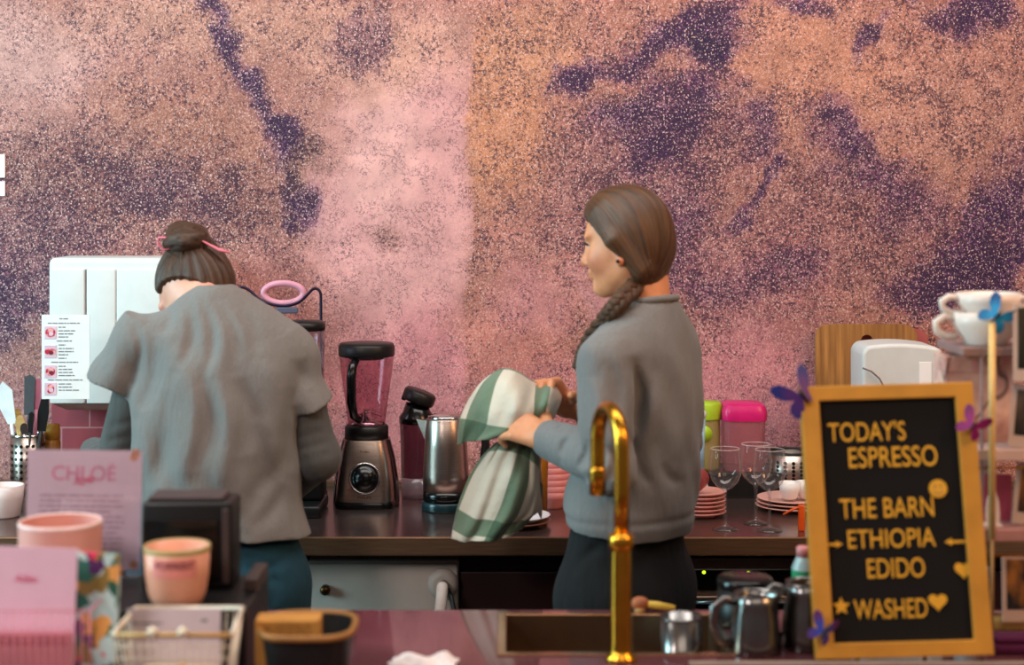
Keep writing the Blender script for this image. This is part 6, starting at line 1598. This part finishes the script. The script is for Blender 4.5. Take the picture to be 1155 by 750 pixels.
e[0].position = 0; e[0].color = lin(cols[0][1]); e[1].position = cols[1][0]; e[1].color = lin(cols[1][1])
for p_, c_ in cols[2:]: q_ = e.new(p_); q_.color = lin(c_)
sp = tf.n('ShaderNodeSeparateColor'); tf.l(vor.outputs['Color'], sp.inputs[0]); tf.l(sp.outputs[0], cr.inputs[0]); tf.l(cr.outputs[0], tf.b.inputs['Base Color']); tf.set(Roughness=.5)
t = thing('notebook', 'notebook with a colourful botanical cover behind the pink card', 'notebook', ((a.x + b.x) / 2, Y, zb)); t.rotation_euler = (-.05, .03, 0)
mm = M(); mm.b2((-W, -.0015, 0), (W, 0, Hh), .0005); mm.b2((-W, .011, 0), (W, .0125, Hh), .0005); mm.b2((-W, -.0015, 0), (-W + .002, .0125, Hh)); build('cover', mm, tf.m, t)
mm = M(); mm.b2((-W + .002, 0, .002), (W - .002, .011, Hh - .002)); build('pages', mm, m_paper, t)
# wire basket with a label
Y0_, Y1_ = 2.50, 2.63
x0 = at(127, 0, Y0_).x; x1 = at(262, 0, Y0_).x; zt = at(0, 716, Y0_).z - .9; zt2 = at(0, 686, Y1_).z - .9
cx = (x0 + x1) / 2; wd = (x1 - x0) / 2; wb = wd * .78
t = thing('wire_basket', 'cream wire basket with wooden beads at the near edge', 'basket', (cx, Y0_, .9))
m_bw = mat('cream_wire', (222, 208, 188), .4, .2); m_bg = mat('straw_wire', (196, 158, 100), .4, .2)
rim = [V(-wd, 0, zt), V(wd, 0, zt), V(wd * .94, .13, zt2), V(-wd * .94, .13, zt2)]
mm = M(); mm.tube([rim[1], rim[2], rim[3], rim[0]], .0045, 10); mm.tube([rim[0], rim[1]], .0035, 10); build('rim', mm, m_bw, t)
mm = M(); mm.tube([rim[0] + V(.004, -.002, 0), rim[1] + V(-.004, -.002, 0)], .0042, 8); build('front_band', mm, m_bg, t)
mm = M()
for i in range(15):
    u_ = -1 + 2 * i / 14.; mm.tube([(u_ * wd, 0, zt), (u_ * wb, .01, .003)], .0011, 6)
for j in range(1, 8):
    k_ = j / 8.; w2 = wd + (wb - wd) * k_; mm.tube([(-w2, .01 * k_, zt * (1 - k_)), (w2, .01 * k_, zt * (1 - k_))], .0011, 6)
build('front_grid', mm, m_bw, t)
mm = M()
for i in range(15):
    u_ = -1 + 2 * i / 14.; mm.tube([(u_ * wd * .94, .13, zt2), (u_ * wb, .12, .003)], .0011, 6)
for s_ in (-1, 1):
    for j in range(8):
        v_ = j / 7.; mm.tube([(s_ * wd * (1 - .06 * v_), .13 * v_, zt + (zt2 - zt) * v_), (s_ * wb, .01 + .11 * v_, .003)], .0011, 6)
for j in range(8): mm.tube([(-wb, .01 + .11 * j / 7., .003), (wb, .01 + .11 * j / 7., .003)], .0011, 6)
build('side_grid', mm, m_bw, t)
for px in (172, 206):
    q = at(px, 713, Y0_ - .006); mm = M(); mm.ball((q.x - cx, -.007, q.z - .9), .0082, seg=18); build('bead', mm, mat('cream_bead', (236, 226, 200), .4), t)
# card inside the basket
a = at(142, 688, 2.585); b = at(248, 750, 2.585)
t = thing('price_card', 'pale lilac card standing inside the wire basket', 'card', ((a.x + b.x) / 2, 2.585, .906)); t.rotation_euler = (-.06, 0, 0)
W = (b.x - a.x) / 2; Hh = a.z - .906
mm = M(); mm.b2((-W, 0, 0), (W, .0015, Hh), .0004); build('card', mm, mat('pale_lilac', (212, 198, 206), .7, var=.04), t)
mm = M(); rr = random.Random(8); dash(mm, -W + .008, -W + .055, Hh - .022, .0028, -.0006, rr); dash(mm, W - .03, W - .018, Hh - .018, .004, -.0006, rr); build('printed_lines', mm, m_ink, t)
t = thing('paper_parcel', 'beige parcel filling the wire basket', 'parcel', (cx, 2.555, .906))
mm = M(); mm.b2((-wb + .012, -.022, 0), (wb - .012, .022, .075), .006, seg=3); build('parcel', mm, mat('beige_parcel', (196, 168, 132), .8, bump=.3), t)
mm = M(); mm.b2((-.006, -.0235, -.0), (.006, .0235, .0765), .002); build('band', mm, m_bg, t)
# black tray with wooden rim
yf, yb = 2.59, 2.755
zf = at(0, 721, yf).z - .9; zb2 = at(0, 691, yb).z - .9; zr = (zf + zb2) / 2
xf0, xf1 = at(284, 0, yf).x, at(389, 0, yf).x; xb0, xb1 = at(291, 0, yb).x, at(402, 0, yb).x
xc = (xf0 + xf1) / 2 + .006
t = thing('serving_basket', 'black oval basket with a wooden rim beside the cash drawer', 'basket', (xc, (yf + yb) / 2, .9))
w2 = .073; d2 = .082
def ov(w, d, z, n=44, e=3.2):
    return [V(w * math.copysign(abs(math.cos(q)) ** (2 / e), math.cos(q)), d * math.copysign(abs(math.sin(q)) ** (2 / e), math.sin(q)), z) for q in np.linspace(0, 2 * PI, n, endpoint=False)]
autosmooth(build('bowl', shell2([ov(w2 * .72, d2 * .75, 0), ov(w2 * .8, d2 * .82, .01), ov(w2 * .97, d2 * .97, zr), ov(w2 * .93, d2 * .93, zr), ov(w2 * .76, d2 * .78, .014)]), mat('black_weave', (24, 24, 25), .5, bump=.6, bscale=140), t))
mm = M(); mm.tube(ov(w2, d2, zr), .0055, 10, closed=True); build('rim', mm, mat('wood_rim', (156, 108, 52), .5, var=.2), t)
# brown carton in the tray
a = at(286, 697, 2.66); b = at(358, 724, 2.66)
t = thing('kraft_box', 'small brown kraft box with faint print lying in the black basket', 'box', ((a.x + b.x) / 2 + .004, 2.665, .9 + .017)); W = (b.x - a.x) / 2; Hh = a.z - .917
mm = M(); mm.b2((-W, -.02, 0), (W, .03, Hh), .002); build('carton', mm, mat('kraft', (196, 140, 66), .7), t)
mm = M(); rr = random.Random(11)
for k in range(3): dash(mm, -W + .012, W - .012, Hh - .008 - .007 * k, .0034, -.0208, rr)
build('printed_lines', mm, mat('kraft_ink', (150, 98, 42), .7), t)
